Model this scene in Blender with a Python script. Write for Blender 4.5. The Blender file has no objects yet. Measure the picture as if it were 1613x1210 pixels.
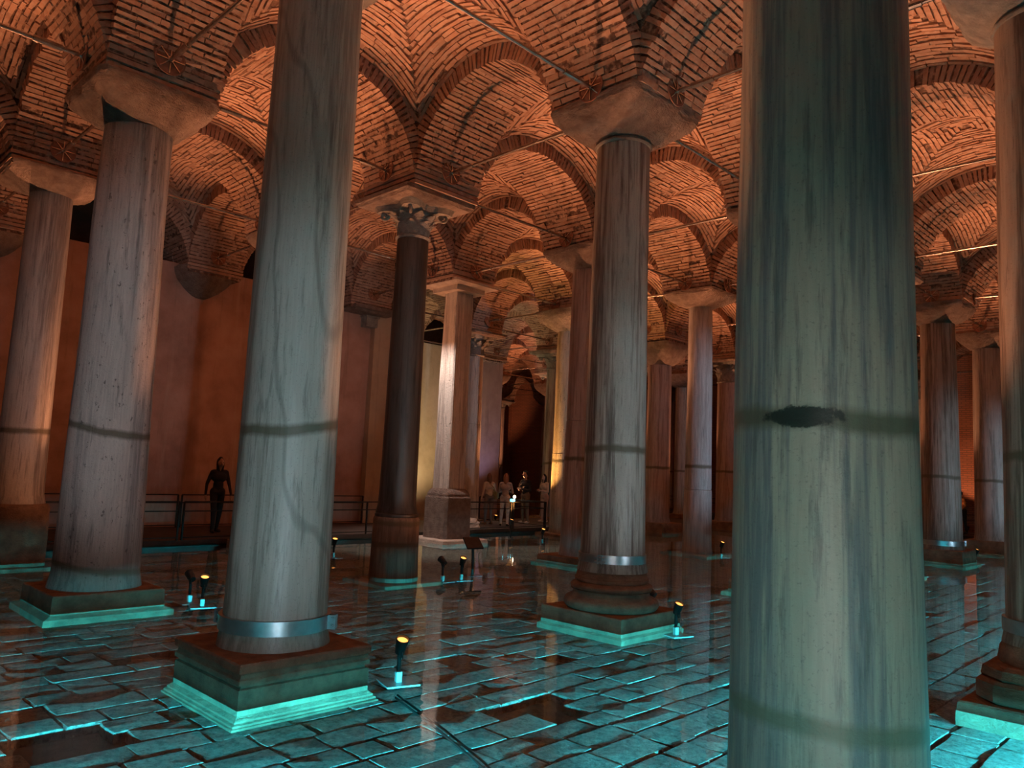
import bpy, math, random
import numpy as np
from mathutils import Matrix, Vector

random.seed(7)
RNG = np.random.default_rng(11)
SC = bpy.context.scene
COL = SC.collection

# ------------------------------------------------------------------ camera
CAM = np.array([6.319, -3.555, 2.051])
YAW, PITCH, ROLL, FPX = math.radians(44.64), math.radians(6.407), math.radians(2.475), 1208.0
_cy, _sy, _cp, _sp = math.cos(YAW), math.sin(YAW), math.cos(PITCH), math.sin(PITCH)
FWD = np.array([-_sy * _cp, _cy * _cp, _sp])
_r = np.array([_cy, _sy, 0.0])
_u = np.cross(_r, FWD)
RIGHT = math.cos(ROLL) * _r + math.sin(ROLL) * _u
UP = -math.sin(ROLL) * _r + math.cos(ROLL) * _u
cam_data = bpy.data.cameras.new('camera')
cam_data.sensor_width = 36.0
cam_data.lens = 36.0 * FPX / 1613.0
cam_data.clip_end = 300
cam = bpy.data.objects.new('camera', cam_data)
COL.objects.link(cam)
m = Matrix(((RIGHT[0], UP[0], -FWD[0], CAM[0]), (RIGHT[1], UP[1], -FWD[1], CAM[1]),
            (RIGHT[2], UP[2], -FWD[2], CAM[2]), (0, 0, 0, 1)))
cam.matrix_world = m
SC.camera = cam


def project(P):
    d = np.asarray(P, float) - CAM
    w = d @ FWD
    return 806.5 + FPX * (d @ RIGHT) / w, 605 - FPX * (d @ UP) / w, w


# ------------------------------------------------------------------ world, exposure, light levels
world = bpy.data.worlds.new('dark_world')
SC.world = world
world.use_nodes = True
world.node_tree.nodes['Background'].inputs[0].default_value = (0.02, 0.012, 0.01, 1)
world.node_tree.nodes['Background'].inputs[1].default_value = 0.3
SC.view_settings.view_transform = 'Standard'
SC.view_settings.look = 'None'
SC.view_settings.gamma = 1.0
SC.view_settings.exposure = 0.0
SC.view_settings.use_curve_mapping = False
SC.cycles.max_bounces = 7
SC.cycles.diffuse_bounces = 4
SC.cycles.glossy_bounces = 3
SC.cycles.transparent_max_bounces = 10
SC.cycles.sample_clamp_indirect = 4.0
SC.cycles.caustics_reflective = False
SC.cycles.caustics_refractive = False

WARM = (1.0, 0.37, 0.16)
WARM_W = 1420.0          # every floor uplight
CYAN = (0.045, 0.80, 1.0)
CYAN_W = 4900.0          # every underwater floodlight
BLUE = (0.50, 0.80, 1.0)
BLUE_W = 210.0          # unseen spotlights added on the visitor walkway for the columns

# ------------------------------------------------------------------ grid of the hall
SU, SV = 4.941, 4.639
PIER = 0.72
ZC = 6.86               # springing of the arches
RISE, RING = 1.60, 0.29
CUT = 0.22              # the stone capitals reach this far above the springing
ROD_Z = 7.26
WATER_Z = 0.125


def gx(j):
    if j <= 0:
        return j * SV
    return 4.96 + (j - 1) * SV


def gy(i):
    return i * SU


# ------------------------------------------------------------------ helpers
def link(o):
    COL.objects.link(o)
    return o


def tag(o, label=None, cat=None, group=None, kind=None):
    if label: o['label'] = label
    if cat: o['category'] = cat
    if group: o['group'] = group
    if kind: o['kind'] = kind
    return o


def empty(name, loc, rz=0.0):
    o = bpy.data.objects.new(name, None)
    o.location = loc
    o.rotation_euler = (0, 0, rz)
    o.empty_display_size = 0.2
    return link(o)


class MB:
    """collects shapes, builds ONE mesh object"""

    def __init__(self):
        self.v = []
        self.f = []
        self.m = []
        self.n = 0

    def add(self, verts, faces, mi=0):
        verts = [tuple(map(float, p)) for p in verts]
        b = self.n
        self.v += verts
        self.n += len(verts)
        for f in faces:
            self.f.append(tuple(b + k for k in f))
            self.m.append(mi)
        return self

    def box(self, c, s, mi=0, rz=0.0, rot=None):
        x, y, z = [k / 2 for k in s]
        pts = [(-x, -y, -z), (x, -y, -z), (x, y, -z), (-x, y, -z), (-x, -y, z), (x, -y, z), (x, y, z), (-x, y, z)]
        if rot is None:
            rot = Matrix.Rotation(rz, 3, 'Z')
        pts = [tuple(rot @ Vector(q) + Vector(c)) for q in pts]
        return self.add(pts, [(3, 2, 1, 0), (4, 5, 6, 7), (0, 1, 5, 4), (1, 2, 6, 5), (2, 3, 7, 6), (3, 0, 4, 7)], mi)

    def rings(self, rings, mi=0, cap0=True, cap1=True):
        """loft through closed rings of equal count"""
        n = len(rings[0])
        V = [p for r in rings for p in r]
        F = []
        for k in range(len(rings) - 1):
            for a in range(n):
                b = (a + 1) % n
                F.append((k * n + a, k * n + b, (k + 1) * n + b, (k + 1) * n + a))
        if cap0: F.append(tuple(reversed(range(n))))
        if cap1: F.append(tuple((len(rings) - 1) * n + a for a in range(n)))
        return self.add(V, F, mi)

    def lathe(self, prof, seg=40, c=(0, 0), mi=0, cap0=True, cap1=True):
        rr = []
        for r, z in prof:
            rr.append([(c[0] + r * math.cos(2 * math.pi * a / seg), c[1] + r * math.sin(2 * math.pi * a / seg), z) for a in range(seg)])
        return self.rings(rr, mi, cap0, cap1)

    def tube(self, pts, rad, seg=10, mi=0):
        pts = [Vector(q) for q in pts]
        if not isinstance(rad, (list, tuple)):
            rad = [rad] * len(pts)
        rr = []
        ref = None
        for k, q in enumerate(pts):
            t = (pts[min(k + 1, len(pts) - 1)] - pts[max(k - 1, 0)]).normalized()
            if ref is None:
                ref = Vector((0, 0, 1)) if abs(t.z) < 0.9 else Vector((1, 0, 0))
            a = t.cross(ref).normalized()
            b = a.cross(t).normalized()
            ref = b
            rr.append([tuple(q + rad[k] * (math.cos(2 * math.pi * s / seg) * a + math.sin(2 * math.pi * s / seg) * b)) for s in range(seg)])
        return self.rings([list(reversed(r)) for r in rr], mi)

    def square(self, prof, mi=0, c=(0, 0), cut=0.0):
        """square profile: list of (half, z)"""
        rr = []
        for h, z in prof:
            if cut:
                k = h * cut
                pts = [(h, -h + k), (h, h - k), (h - k, h), (-h + k, h), (-h, h - k), (-h, -h + k), (-h + k, -h), (h - k, -h)]
            else:
                pts = [(h, -h), (h, h), (-h, h), (-h, -h)]
            rr.append([(c[0] + x, c[1] + y, z) for x, y in pts])
        return self.rings(rr, mi)

    def mesh(self, name, mats, smooth=False):
        me = bpy.data.meshes.new(name)
        me.from_pydata(self.v, [], self.f)
        for q in (mats if isinstance(mats, (list, tuple)) else [mats]):
            me.materials.append(q)
        if len(me.materials) > 1:
            me.polygons.foreach_set('material_index', self.m)
        if smooth:
            me.polygons.foreach_set('use_smooth', [True] * len(me.polygons))
            if smooth == 'auto':
                try:
                    me.set_sharp_from_angle(angle=math.radians(35))
                except Exception:
                    pass
        me.update()
        return me

    def build(self, name, mats, parent=None, smooth=False, loc=None):
        o = bpy.data.objects.new(name, self.mesh(name, mats, smooth))
        link(o)
        if parent is not None:
            o.parent = parent
        if loc is not None:
            o.location = loc
        return o


def inst(name, me, parent=None, loc=(0, 0, 0), rz=0.0):
    o = bpy.data.objects.new(name, me)
    link(o)
    o.parent = parent
    o.location = loc
    o.rotation_euler = (0, 0, rz)
    return o


def np_mesh(name, V, F, mats, flat=True):
    """fast mesh from numpy quads"""
    me = bpy.data.meshes.new(name)
    V = np.ascontiguousarray(V, np.float32).reshape(-1, 3)
    F = np.ascontiguousarray(F, np.int32).reshape(-1, 4)
    me.vertices.add(len(V))
    me.vertices.foreach_set('co', V.ravel())
    me.loops.add(F.size)
    me.loops.foreach_set('vertex_index', F.ravel())
    me.polygons.add(len(F))
    me.polygons.foreach_set('loop_start', np.arange(0, F.size, 4, dtype=np.int32))
    me.polygons.foreach_set('loop_total', np.full(len(F), 4, np.int32))
    for q in (mats if isinstance(mats, (list, tuple)) else [mats]):
        me.materials.append(q)
    me.update(calc_edges=True)
    me.validate()
    if flat:
        me.shade_flat()
    return me


# ------------------------------------------------------------------ materials
def nodes_of(name):
    mt = bpy.data.materials.new(name)
    mt.use_nodes = True
    nt = mt.node_tree
    b = nt.nodes['Principled BSDF']
    return mt, nt, b


def N(nt, typ, **kw):
    n = nt.nodes.new(typ)
    for k, v in kw.items():
        if k == 'inp':
            for a, bb in v.items():
                n.inputs[a].default_value = bb
        else:
            setattr(n, k, v)
    return n


def ramp(nt, fac, stops, interp='LINEAR'):
    r = nt.nodes.new('ShaderNodeValToRGB')
    r.color_ramp.interpolation = interp
    el = r.color_ramp.elements
    while len(el) < len(stops):
        el.new(0.5)
    for e, (p, c) in zip(el, stops):
        e.position = p
        e.color = (c[0], c[1], c[2], 1) if len(c) == 3 else c
    nt.links.new(fac, r.inputs[0])
    return r.outputs[0]


def mixc(nt, fac, a, b, mode='MIX'):
    n = nt.nodes.new('ShaderNodeMix')
    n.data_type = 'RGBA'
    n.blend_type = mode
    for s, v in ((n.inputs[0], fac), (n.inputs[6], a), (n.inputs[7], b)):
        if hasattr(v, 'is_linked'):
            nt.links.new(v, s)
        else:
            s.default_value = v if isinstance(v, (int, float)) else ((*v, 1) if len(v) == 3 else v)
    return n.outputs[2]


def coords(nt, scale=(1, 1, 1), rot=(0, 0, 0), loc=(0, 0, 0)):
    tc = nt.nodes.new('ShaderNodeTexCoord')
    mp = nt.nodes.new('ShaderNodeMapping')
    mp.inputs['Scale'].default_value = scale
    mp.inputs['Rotation'].default_value = rot
    mp.inputs['Location'].default_value = loc
    nt.links.new(tc.outputs['Object'], mp.inputs[0])
    return mp.outputs[0]


def noise(nt, vec, scale, detail=4, rough=0.6):
    n = nt.nodes.new('ShaderNodeTexNoise')
    n.inputs['Scale'].default_value = scale
    n.inputs['Detail'].default_value = detail
    n.inputs['Roughness'].default_value = rough
    if vec is not None:
        nt.links.new(vec, n.inputs['Vector'])
    return n.outputs[0]


def bump(nt, b, h, strength, dist):
    n = nt.nodes.new('ShaderNodeBump')
    n.inputs['Strength'].default_value = strength
    n.inputs['Distance'].default_value = dist
    nt.links.new(h, n.inputs['Height'])
    nt.links.new(n.outputs[0], b.inputs['Normal'])


def math_(nt, op, a, b=None, c=None):
    n = nt.nodes.new('ShaderNodeMath')
    n.operation = op
    for s, v in zip(n.inputs, (a, b, c)):
        if v is None:
            continue
        if hasattr(v, 'is_linked'):
            nt.links.new(v, s)
        else:
            s.default_value = v
    return n.outputs[0]


def plain(name, col, rough=0.6, metal=0.0, bumps=0.0, var=0.25, scale=12.0):
    mt, nt, b = nodes_of(name)
    v = coords(nt)
    n = noise(nt, v, scale)
    c2 = tuple(k * (1 - var) for k in col)
    c3 = tuple(min(1, k * (1 + var)) for k in col)
    nt.links.new(ramp(nt, n, [(0.3, c2), (0.7, c3)]), b.inputs['Base Color'])
    b.inputs['Roughness'].default_value = rough
    b.inputs['Metallic'].default_value = metal
    if bumps:
        bump(nt, b, noise(nt, v, scale * 4), bumps, 0.01)
    return mt


def mat_brick():
    mt, nt, b = nodes_of('brick_clay')
    g = nt.nodes.new('ShaderNodeNewGeometry')
    info = nt.nodes.new('ShaderNodeObjectInfo')
    rnd = math_(nt, 'FRACT', math_(nt, 'ADD', g.outputs['Random Per Island'], info.outputs['Random']))
    base = ramp(nt, rnd, [(0.0, (0.27, 0.14, 0.10)), (0.3, (0.38, 0.21, 0.145)), (0.6, (0.46, 0.28, 0.20)),
                          (0.85, (0.42, 0.25, 0.175)), (1.0, (0.25, 0.14, 0.105))])
    v = coords(nt)
    n1 = noise(nt, v, 9.0, 5, 0.7)
    c = mixc(nt, ramp(nt, n1, [(0.35, (0, 0, 0)), (0.75, (1, 1, 1))]), base, (0.54, 0.40, 0.31))
    n3 = noise(nt, v, 1.3, 3)
    c = mixc(nt, ramp(nt, n3, [(0.45, (0, 0, 0)), (0.8, (0.5, 0.5, 0.5))]), c, (0.30, 0.20, 0.16))
    nt.links.new(c, b.inputs['Base Color'])
    b.inputs['Roughness'].default_value = 0.9
    bump(nt, b, noise(nt, v, 55, 4), 0.6, 0.012)
    return mt


def mat_mortar():
    mt, nt, b = nodes_of('mortar')
    v = coords(nt)
    n = noise(nt, v, 11, 4, 0.6)
    c = ramp(nt, n, [(0.40, (0.10, 0.06, 0.045)), (0.52, (0.22, 0.135, 0.10)), (0.64, (0.50, 0.34, 0.25))])  # dark patches put the shadow of open recessed joints into the colour
    nt.links.new(c, b.inputs['Base Color'])
    b.inputs['Roughness'].default_value = 0.95
    bump(nt, b, noise(nt, v, 30, 4), 0.8, 0.02)
    return mt


def mat_marble(name, c1, c2, c3, stripe=7.0, stripe_mix=0.7, rough=0.5, bumpy=0.25, stain=2.36, tilt=(0, 0), veins=0.0,
               pits=0.0, low=None, gouge=None, blotch=0.35):
    """column stone: upright streaks, old water-line stain and grime"""
    mt, nt, b = nodes_of(name)
    v = coords(nt)
    vs = coords(nt, (1, 1, 0.035))
    a = math_(nt, 'ADD', math_(nt, 'MULTIPLY', noise(nt, vs, stripe, 2, 0.5), 0.6), math_(nt, 'MULTIPLY', noise(nt, vs, stripe * 3.7, 3, 0.6), 0.4))
    col = ramp(nt, a, [(0.455, c1), (0.5, c2), (0.545, c3)])
    blt = noise(nt, coords(nt, (1, 1, 0.35)), 2.2, 6, 0.65)
    col = mixc(nt, math_(nt, 'MULTIPLY', ramp(nt, blt, [(0.4, (0, 0, 0)), (0.7, (1, 1, 1))]), blotch), col,
               tuple(k * 0.62 for k in c1))
    fine = noise(nt, coords(nt, (1, 1, 0.05)), 42, 3)
    col = mixc(nt, math_(nt, 'MULTIPLY', ramp(nt, fine, [(0.45, (0, 0, 0)), (0.62, (1, 1, 1))]), 0.30), col, tuple(min(1, k * 1.3) for k in c3), 'MIX')
    drip = noise(nt, coords(nt, (1, 1, 0.09), loc=(3, 1, 7)), 16, 5, 0.7)
    col = mixc(nt, math_(nt, 'MULTIPLY', ramp(nt, drip, [(0.54, (0, 0, 0)), (0.66, (1, 1, 1))]), 0.55), col, tuple(k * 0.45 for k in c1))
    speck = noise(nt, v, 60, 3, 0.6)
    col = mixc(nt, math_(nt, 'MULTIPLY', ramp(nt, speck, [(0.60, (0, 0, 0)), (0.68, (1, 1, 1))]), 0.35), col, tuple(k * 0.5 for k in c1))
    if veins:
        w = nt.nodes.new('ShaderNodeTexWave')
        w.wave_type = 'BANDS'
        w.bands_direction = 'DIAGONAL'
        w.inputs['Scale'].default_value = 0.55
        w.inputs['Distortion'].default_value = 9.0
        w.inputs['Detail'].default_value = 3
        w.inputs['Detail Scale'].default_value = 1.2
        nt.links.new(coords(nt, (1.2, 1.2, 0.45)), w.inputs['Vector'])
        f = ramp(nt, w.outputs[1], [(0.0, (1, 1, 1)), (0.035, (0, 0, 0))])
        col = mixc(nt, math_(nt, 'MULTIPLY', f, veins), col, tuple(k * 0.38 for k in c1))
    sep = nt.nodes.new('ShaderNodeSeparateXYZ')
    nt.links.new(v, sep.inputs[0])
    # stain band (an old waterline) with ragged edge
    z = sep.outputs[2]
    zz = math_(nt, 'ADD', z, math_(nt, 'ADD', math_(nt, 'MULTIPLY', sep.outputs[0], tilt[0]), math_(nt, 'MULTIPLY', sep.outputs[1], tilt[1])))
    wob = math_(nt, 'MULTIPLY', math_(nt, 'SUBTRACT', noise(nt, v, 2.6, 4), 0.5), 0.09)

    def band(zc, half, k):
        d = math_(nt, 'ABSOLUTE', math_(nt, 'SUBTRACT', math_(nt, 'ADD', zz, wob), zc))
        f = nt.nodes.new('ShaderNodeMapRange')
        f.inputs[1].default_value = half
        f.inputs[2].default_value = half * 0.35
        f.inputs[3].default_value = 0
        f.inputs[4].default_value = k
        nt.links.new(d, f.inputs[0])
        return f.outputs[0]
    if stain:
        col = mixc(nt, band(stain, 0.066, 0.85), col, (0.105, 0.09, 0.055))
    if low:
        col = mixc(nt, band(low, 0.06, 0.75), col, (0.12, 0.11, 0.06))
    if gouge:
        gx_, gy_, gz_, gw, gh = gouge
        dx = math_(nt, 'SUBTRACT', sep.outputs[0], gx_)
        dy = math_(nt, 'SUBTRACT', sep.outputs[1], gy_)
        dz = math_(nt, 'SUBTRACT', z, gz_)
        rr = math_(nt, 'ADD', math_(nt, 'ADD', math_(nt, 'POWER', math_(nt, 'DIVIDE', dx, gw), 2.0), math_(nt, 'POWER', math_(nt, 'DIVIDE', dy, gw), 2.0)),
                   math_(nt, 'POWER', math_(nt, 'DIVIDE', dz, gh), 2.0))
        rr = math_(nt, 'ADD', rr, math_(nt, 'MULTIPLY', math_(nt, 'SUBTRACT', noise(nt, v, 11, 5, 0.7), 0.5), 2.4))
        f = ramp(nt, rr, [(0.75, (1, 1, 1)), (1.0, (0, 0, 0))])
        col = mixc(nt, math_(nt, 'MULTIPLY', f, 0.97), col, (0.02, 0.023, 0.018))
    # grime ring close to the water
    f = nt.nodes.new('ShaderNodeMapRange')
    f.inputs[1].default_value = 1.25
    f.inputs[2].default_value = 0.35
    f.inputs[4].default_value = 0.55
    nt.links.new(math_(nt, 'ADD', z, math_(nt, 'MULTIPLY', wob, 2.5)), f.inputs[0])
    col = mixc(nt, f.outputs[0], col, tuple(k * 0.6 for k in (c1[0], c1[1] * 0.95, c1[2] * 0.8)))
    h = noise(nt, v, 26, 5, 0.7)
    if pits:
        pn = noise(nt, coords(nt, (1, 1, 0.6)), 18, 3, 0.7)
        pf = ramp(nt, pn, [(0.30, (1, 1, 1)), (0.38, (0, 0, 0))])
        col = mixc(nt, math_(nt, 'MULTIPLY', pf, pits), col, tuple(k * 0.3 for k in c1))
        h = math_(nt, 'SUBTRACT', h, math_(nt, 'MULTIPLY', pf, 0.8))
    nt.links.new(col, b.inputs['Base Color'])
    b.inputs['Roughness'].default_value = rough
    bump(nt, b, h, bumpy, 0.03)
    return mt


def mat_roughstone(name, c1, c2, scale=6.0, bumpy=0.7):
    mt, nt, b = nodes_of(name)
    v = coords(nt)
    n = noise(nt, v, scale, 6, 0.65)
    nt.links.new(ramp(nt, n, [(0.3, c1), (0.68, c2)]), b.inputs['Base Color'])
    b.inputs['Roughness'].default_value = 0.88
    bump(nt, b, math_(nt, 'ADD', noise(nt, coords(nt, (1, 1, 2.2)), scale * 3.0, 5, 0.7), math_(nt, 'MULTIPLY', noise(nt, v, scale * 9), 0.4)), bumpy, 0.16)
    return mt


def mat_floor():
    mt, nt, b = nodes_of('wet_paving')
    v = coords(nt)
    g = nt.nodes.new('ShaderNodeNewGeometry')
    info = nt.nodes.new('ShaderNodeObjectInfo')
    rnd = math_(nt, 'FRACT', math_(nt, 'ADD', g.outputs['Random Per Island'], info.outputs['Random']))
    base = ramp(nt, rnd, [(0, (0.20, 0.20, 0.18)), (0.5, (0.34, 0.34, 0.31)), (1, (0.26, 0.27, 0.24))])
    n = noise(nt, v, 3.2, 6, 0.7)
    c = mixc(nt, ramp(nt, n, [(0.38, (0, 0, 0)), (0.66, (1, 1, 1))]), base, (0.46, 0.46, 0.41))
    cr = noise(nt, v, 17, 6, 0.72)
    c = mixc(nt, ramp(nt, cr, [(0.40, (0.85, 0.85, 0.85)), (0.52, (0, 0, 0))]), c, (0.13, 0.135, 0.125))
    c = mixc(nt, ramp(nt, cr, [(0.58, (0, 0, 0)), (0.68, (0.8, 0.8, 0.8))]), c, (0.62, 0.63, 0.57))
    nt.links.new(c, b.inputs['Base Color'])
    b.inputs['Roughness'].default_value = 0.75
    h = math_(nt, 'ADD', math_(nt, 'MULTIPLY', cr, 0.7), math_(nt, 'MULTIPLY', noise(nt, v, 48, 5, 0.75), 0.5))
    bump(nt, b, h, 1.0, 0.045)
    return mt


def mat_water():
    mt, nt, b = nodes_of('still_water')
    nt.nodes.remove(b)
    out = [n for n in nt.nodes if n.type == 'OUTPUT_MATERIAL'][0]
    tr = N(nt, 'ShaderNodeBsdfTransparent')
    tr.inputs[0].default_value = (0.86, 0.97, 0.95, 1)
    gl = N(nt, 'ShaderNodeBsdfGlossy')
    gl.inputs['Color'].default_value = (1, 1, 1, 1)
    gl.inputs['Roughness'].default_value = 0.012
    fr = N(nt, 'ShaderNodeFresnel')
    fr.inputs['IOR'].default_value = 1.33
    bp = N(nt, 'ShaderNodeBump')
    bp.inputs['Strength'].default_value = 0.045
    bp.inputs['Distance'].default_value = 0.05
    v = coords(nt)
    nt.links.new(noise(nt, v, 2.2, 3), bp.inputs['Height'])
    nt.links.new(bp.outputs[0], gl.inputs['Normal'])
    mx = N(nt, 'ShaderNodeMixShader')
    nt.links.new(fr.outputs[0], mx.inputs[0])
    nt.links.new(tr.outputs[0], mx.inputs[1])
    nt.links.new(gl.outputs[0], mx.inputs[2])
    nt.links.new(mx.outputs[0], out.inputs[0])
    return mt


def mat_plaster(name, c1, c2, c3, streak=0.5):
    mt, nt, b = nodes_of(name)
    v = coords(nt)
    n = noise(nt, v, 1.1, 7, 0.65)
    c = ramp(nt, n, [(0.3, c1), (0.5, c2), (0.72, c3)])
    s = noise(nt, coords(nt, (1.6, 1.6, 0.10)), 2.0, 5, 0.7)
    c = mixc(nt, math_(nt, 'MULTIPLY', ramp(nt, s, [(0.55, (0, 0, 0)), (0.72, (1, 1, 1))]), streak), c, (0.55, 0.42, 0.32))
    s2 = noise(nt, coords(nt, (1.6, 1.6, 0.12), loc=(5, 3, 1)), 2.4, 5, 0.7)
    c = mixc(nt, math_(nt, 'MULTIPLY', ramp(nt, s2, [(0.56, (0, 0, 0)), (0.75, (1, 1, 1))]), 0.5), c, tuple(k * 0.4 for k in c1))
    nt.links.new(c, b.inputs['Base Color'])
    b.inputs['Roughness'].default_value = 0.9
    bump(nt, b, noise(nt, v, 14, 6, 0.7), 0.35, 0.03)
    return mt


def mat_brickwall():
    mt, nt, b = nodes_of('far_brick_wall')
    tc = nt.nodes.new('ShaderNodeTexCoord')
    sep = nt.nodes.new('ShaderNodeSeparateXYZ')
    nt.links.new(tc.outputs['Object'], sep.inputs[0])
    cb = nt.nodes.new('ShaderNodeCombineXYZ')
    nt.links.new(math_(nt, 'ADD', sep.outputs[0], sep.outputs[1]), cb.inputs[0])
    nt.links.new(sep.outputs[2], cb.inputs[1])
    br = nt.nodes.new('ShaderNodeTexBrick')
    br.inputs['Color1'].default_value = (0.42, 0.17, 0.10, 1)
    br.inputs['Color2'].default_value = (0.30, 0.12, 0.08, 1)
    br.inputs['Mortar'].default_value = (0.16, 0.09, 0.07, 1)
    br.inputs['Scale'].default_value = 1.0
    br.inputs['Mortar Size'].default_value = 0.022
    br.inputs['Brick Width'].default_value = 0.36
    br.inputs['Row Height'].default_value = 0.10
    nt.links.new(cb.outputs[0], br.inputs['Vector'])
    n = noise(nt, tc.outputs['Object'], 1.5, 4)
    c = mixc(nt, math_(nt, 'MULTIPLY', n, 0.5), br.outputs[0], (0.40, 0.22, 0.15))
    nt.links.new(c, b.inputs['Base Color'])
    b.inputs['Roughness'].default_value = 0.92
    bump(nt, b, math_(nt, 'SUBTRACT', 1.0, br.outputs[1]), 0.6, 0.03)
    return mt


def emit(name, col, strength):
    mt, nt, b = nodes_of(name)
    b.inputs['Base Color'].default_value = (*col, 1)
    b.inputs['Emission Color'].default_value = (*col, 1)
    b.inputs['Emission Strength'].default_value = strength
    return mt


BRICK = mat_brick()
MORTAR = mat_mortar()
CAPSTONE = mat_roughstone('worn_capital_stone', (0.30, 0.22, 0.185), (0.55, 0.44, 0.38), 6.0, 1.0)
CAPSTONE_D = mat_roughstone('grey_capital_stone', (0.26, 0.25, 0.23), (0.50, 0.47, 0.42))
BASESTONE = mat_roughstone('base_stone', (0.15, 0.085, 0.055), (0.33, 0.20, 0.13), 5.0, 0.5)
SLABSTONE = mat_roughstone('pale_slab_stone', (0.46, 0.38, 0.32), (0.70, 0.62, 0.54), 4.0, 0.4)
FLOORM = mat_floor()
BED = plain('floor_bed', (0.10, 0.095, 0.085), 0.9, 0, 0.6, 0.4, 7)
WATER = mat_water()
PLASTER = mat_plaster('old_red_plaster', (0.33, 0.18, 0.135), (0.46, 0.265, 0.205), (0.55, 0.345, 0.275))
PLASTER_P = mat_plaster('pale_plaster', (0.42, 0.34, 0.25), (0.52, 0.43, 0.33), (0.60, 0.51, 0.40), 0.3)
PLASTER_V = mat_plaster('violet_grey_plaster', (0.30, 0.22, 0.22), (0.38, 0.29, 0.29), (0.46, 0.37, 0.36), 0.3)
BRICKWALL = mat_brickwall()
STEEL = plain('band_steel', (0.42, 0.44, 0.46), 0.34, 0.9, 0.1, 0.2, 6)
RODM = plain('rod_iron', (0.5, 0.44, 0.40), 0.25, 0.95, 0.1, 0.3, 9)
RUST = plain('rusted_plate', (0.30, 0.135, 0.085), 0.75, 0.2, 0.3, 0.35, 10)
BLACK = plain('black_paint', (0.018, 0.018, 0.019), 0.45, 0.1, 0.05, 0.3, 20)
RAILM = plain('dark_rail_steel', (0.035, 0.028, 0.025), 0.5, 0.6, 0.05, 0.3, 10)
DECK = plain('deck_and_void', (0.055, 0.045, 0.04), 0.7, 0, 0.2, 0.3, 5)  # also colours the panels that stand in for unlit voids
PLATEM = plain('lamp_base_metal', (0.45, 0.47, 0.48), 0.5, 0.4, 0.1, 0.2, 8)
LENS = emit('warm_lamp_lens', (1.0, 0.40, 0.09), 2.4)
LENS_W = emit('white_lamp_lens', (1.0, 0.86, 0.68), 40.0)
LENS_C = emit('cyan_lamp_lens', CYAN, 6.0)
LENS_B = emit('blue_white_lamp_lens', BLUE, 10.0)
SCREEN = emit('cyan_screen', (0.15, 0.75, 0.95), 3.0)
BADGE = emit('small_white_lamp', (1.0, 0.80, 0.55), 8.0)

GREY = ((0.30, 0.29, 0.27), (0.44, 0.43, 0.39), (0.55, 0.54, 0.49))
# ------------------------------------------------------------------ ceiling brickwork
BF = np.array([(0, 4, 6, 2), (0, 1, 5, 4), (2, 6, 7, 3), (0, 2, 3, 1), (4, 5, 7, 6)], np.int32)   # front and four sides


def bricks_mesh(name, B):
    """B: (n,8,3)"""
    n = len(B)
    F = (np.arange(n)[:, None, None] * 8 + BF[None]).reshape(-1, 4)
    return np_mesh(name, B.reshape(-1, 3), F, BRICK)


def arch_bricks(a, w, seed, joint=0.088, d=RING):
    """bricks of one arch, local: x along the span, y across, z from springing; returns (n,8,3)"""
    rng = np.random.default_rng(seed)
    th = np.linspace(0, math.pi, 721)
    cx, cz = -a * np.cos(th), RISE * np.sin(th)
    L = np.concatenate([[0], np.cumsum(np.hypot(np.diff(cx), np.diff(cz)))])
    nc = int(round(L[-1] / joint))
    out = []
    for k in range(nc):
        s0 = (k + 0.14 + rng.uniform(-.07, .07)) * L[-1] / nc
        s1 = (k + 0.84 + rng.uniform(-.09, .08)) * L[-1] / nc
        t0, t1 = np.interp([s0, s1], L, th)
        zmid = RISE * math.sin((t0 + t1) / 2)
        if zmid < CUT + .04:
            continue
        # joints across the width
        edges = [-w / 2]
        first = rng.uniform(.12, .36)
        q = -w / 2 + first
        while q < w / 2 - 0.10:
            edges.append(q)
            q += rng.uniform(.26, .38)
        edges.append(w / 2)
        for e in range(len(edges) - 1):
            if rng.random() < 0.025:
                continue
            hj = rng.choice([.0, .003, .010])
            y0, y1 = edges[e] + hj, edges[e + 1] - hj
            deep0 = deep1 = 0.05
            end = False
            if e == 0 and zmid > 0.30:
                y0 -= rng.uniform(0.012, 0.04); end = True
            if e == len(edges) - 2 and zmid > 0.30:
                y1 += rng.uniform(0.012, 0.04); end = True
            off = rng.uniform(0.010, 0.036)
            dep = d - 0.01 if end else 0.05
            vs = []
            for t in (t0, t1):
                nx, nz = math.cos(t) / a, -math.sin(t) / RISE      # inward normal
                nl = math.hypot(nx, nz)
                nx, nz = nx / nl, nz / nl
                bx, bz = -a * math.cos(t), RISE * math.sin(t)
                for y in (y0, y1):
                    for o in (off, -dep):
                        j = rng.uniform(-.009, .009, 3)
                        vs.append((bx + nx * o + j[0], y + j[1], bz + nz * o + j[2]))
            out.append(vs)
    return np.array(out)


def arch_body(name, a, w, d=RING):
    n = 40
    V, F = [], []
    for k in range(n + 1):
        t0_ = math.asin(CUT / RISE)
        t = t0_ + (math.pi - 2 * t0_) * k / n
        V += [(-a * math.cos(t), -w / 2, RISE * math.sin(t)), (-a * math.cos(t), w / 2, RISE * math.sin(t)),
              (-(a + d) * math.cos(t), w / 2, (RISE + d) * math.sin(t)), (-(a + d) * math.cos(t), -w / 2, (RISE + d) * math.sin(t))]
    for k in range(n):
        b, c = 4 * k, 4 * k + 4
        F += [(b, b + 1, c + 1, c), (b + 1, b + 2, c + 2, c + 1), (b + 2, b + 3, c + 3, c + 2), (b + 3, b, c, c + 3)]
    return np_mesh(name, np.array(V), np.array(F), MORTAR)


KAP = 0.85
DOME = 0.22


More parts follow.
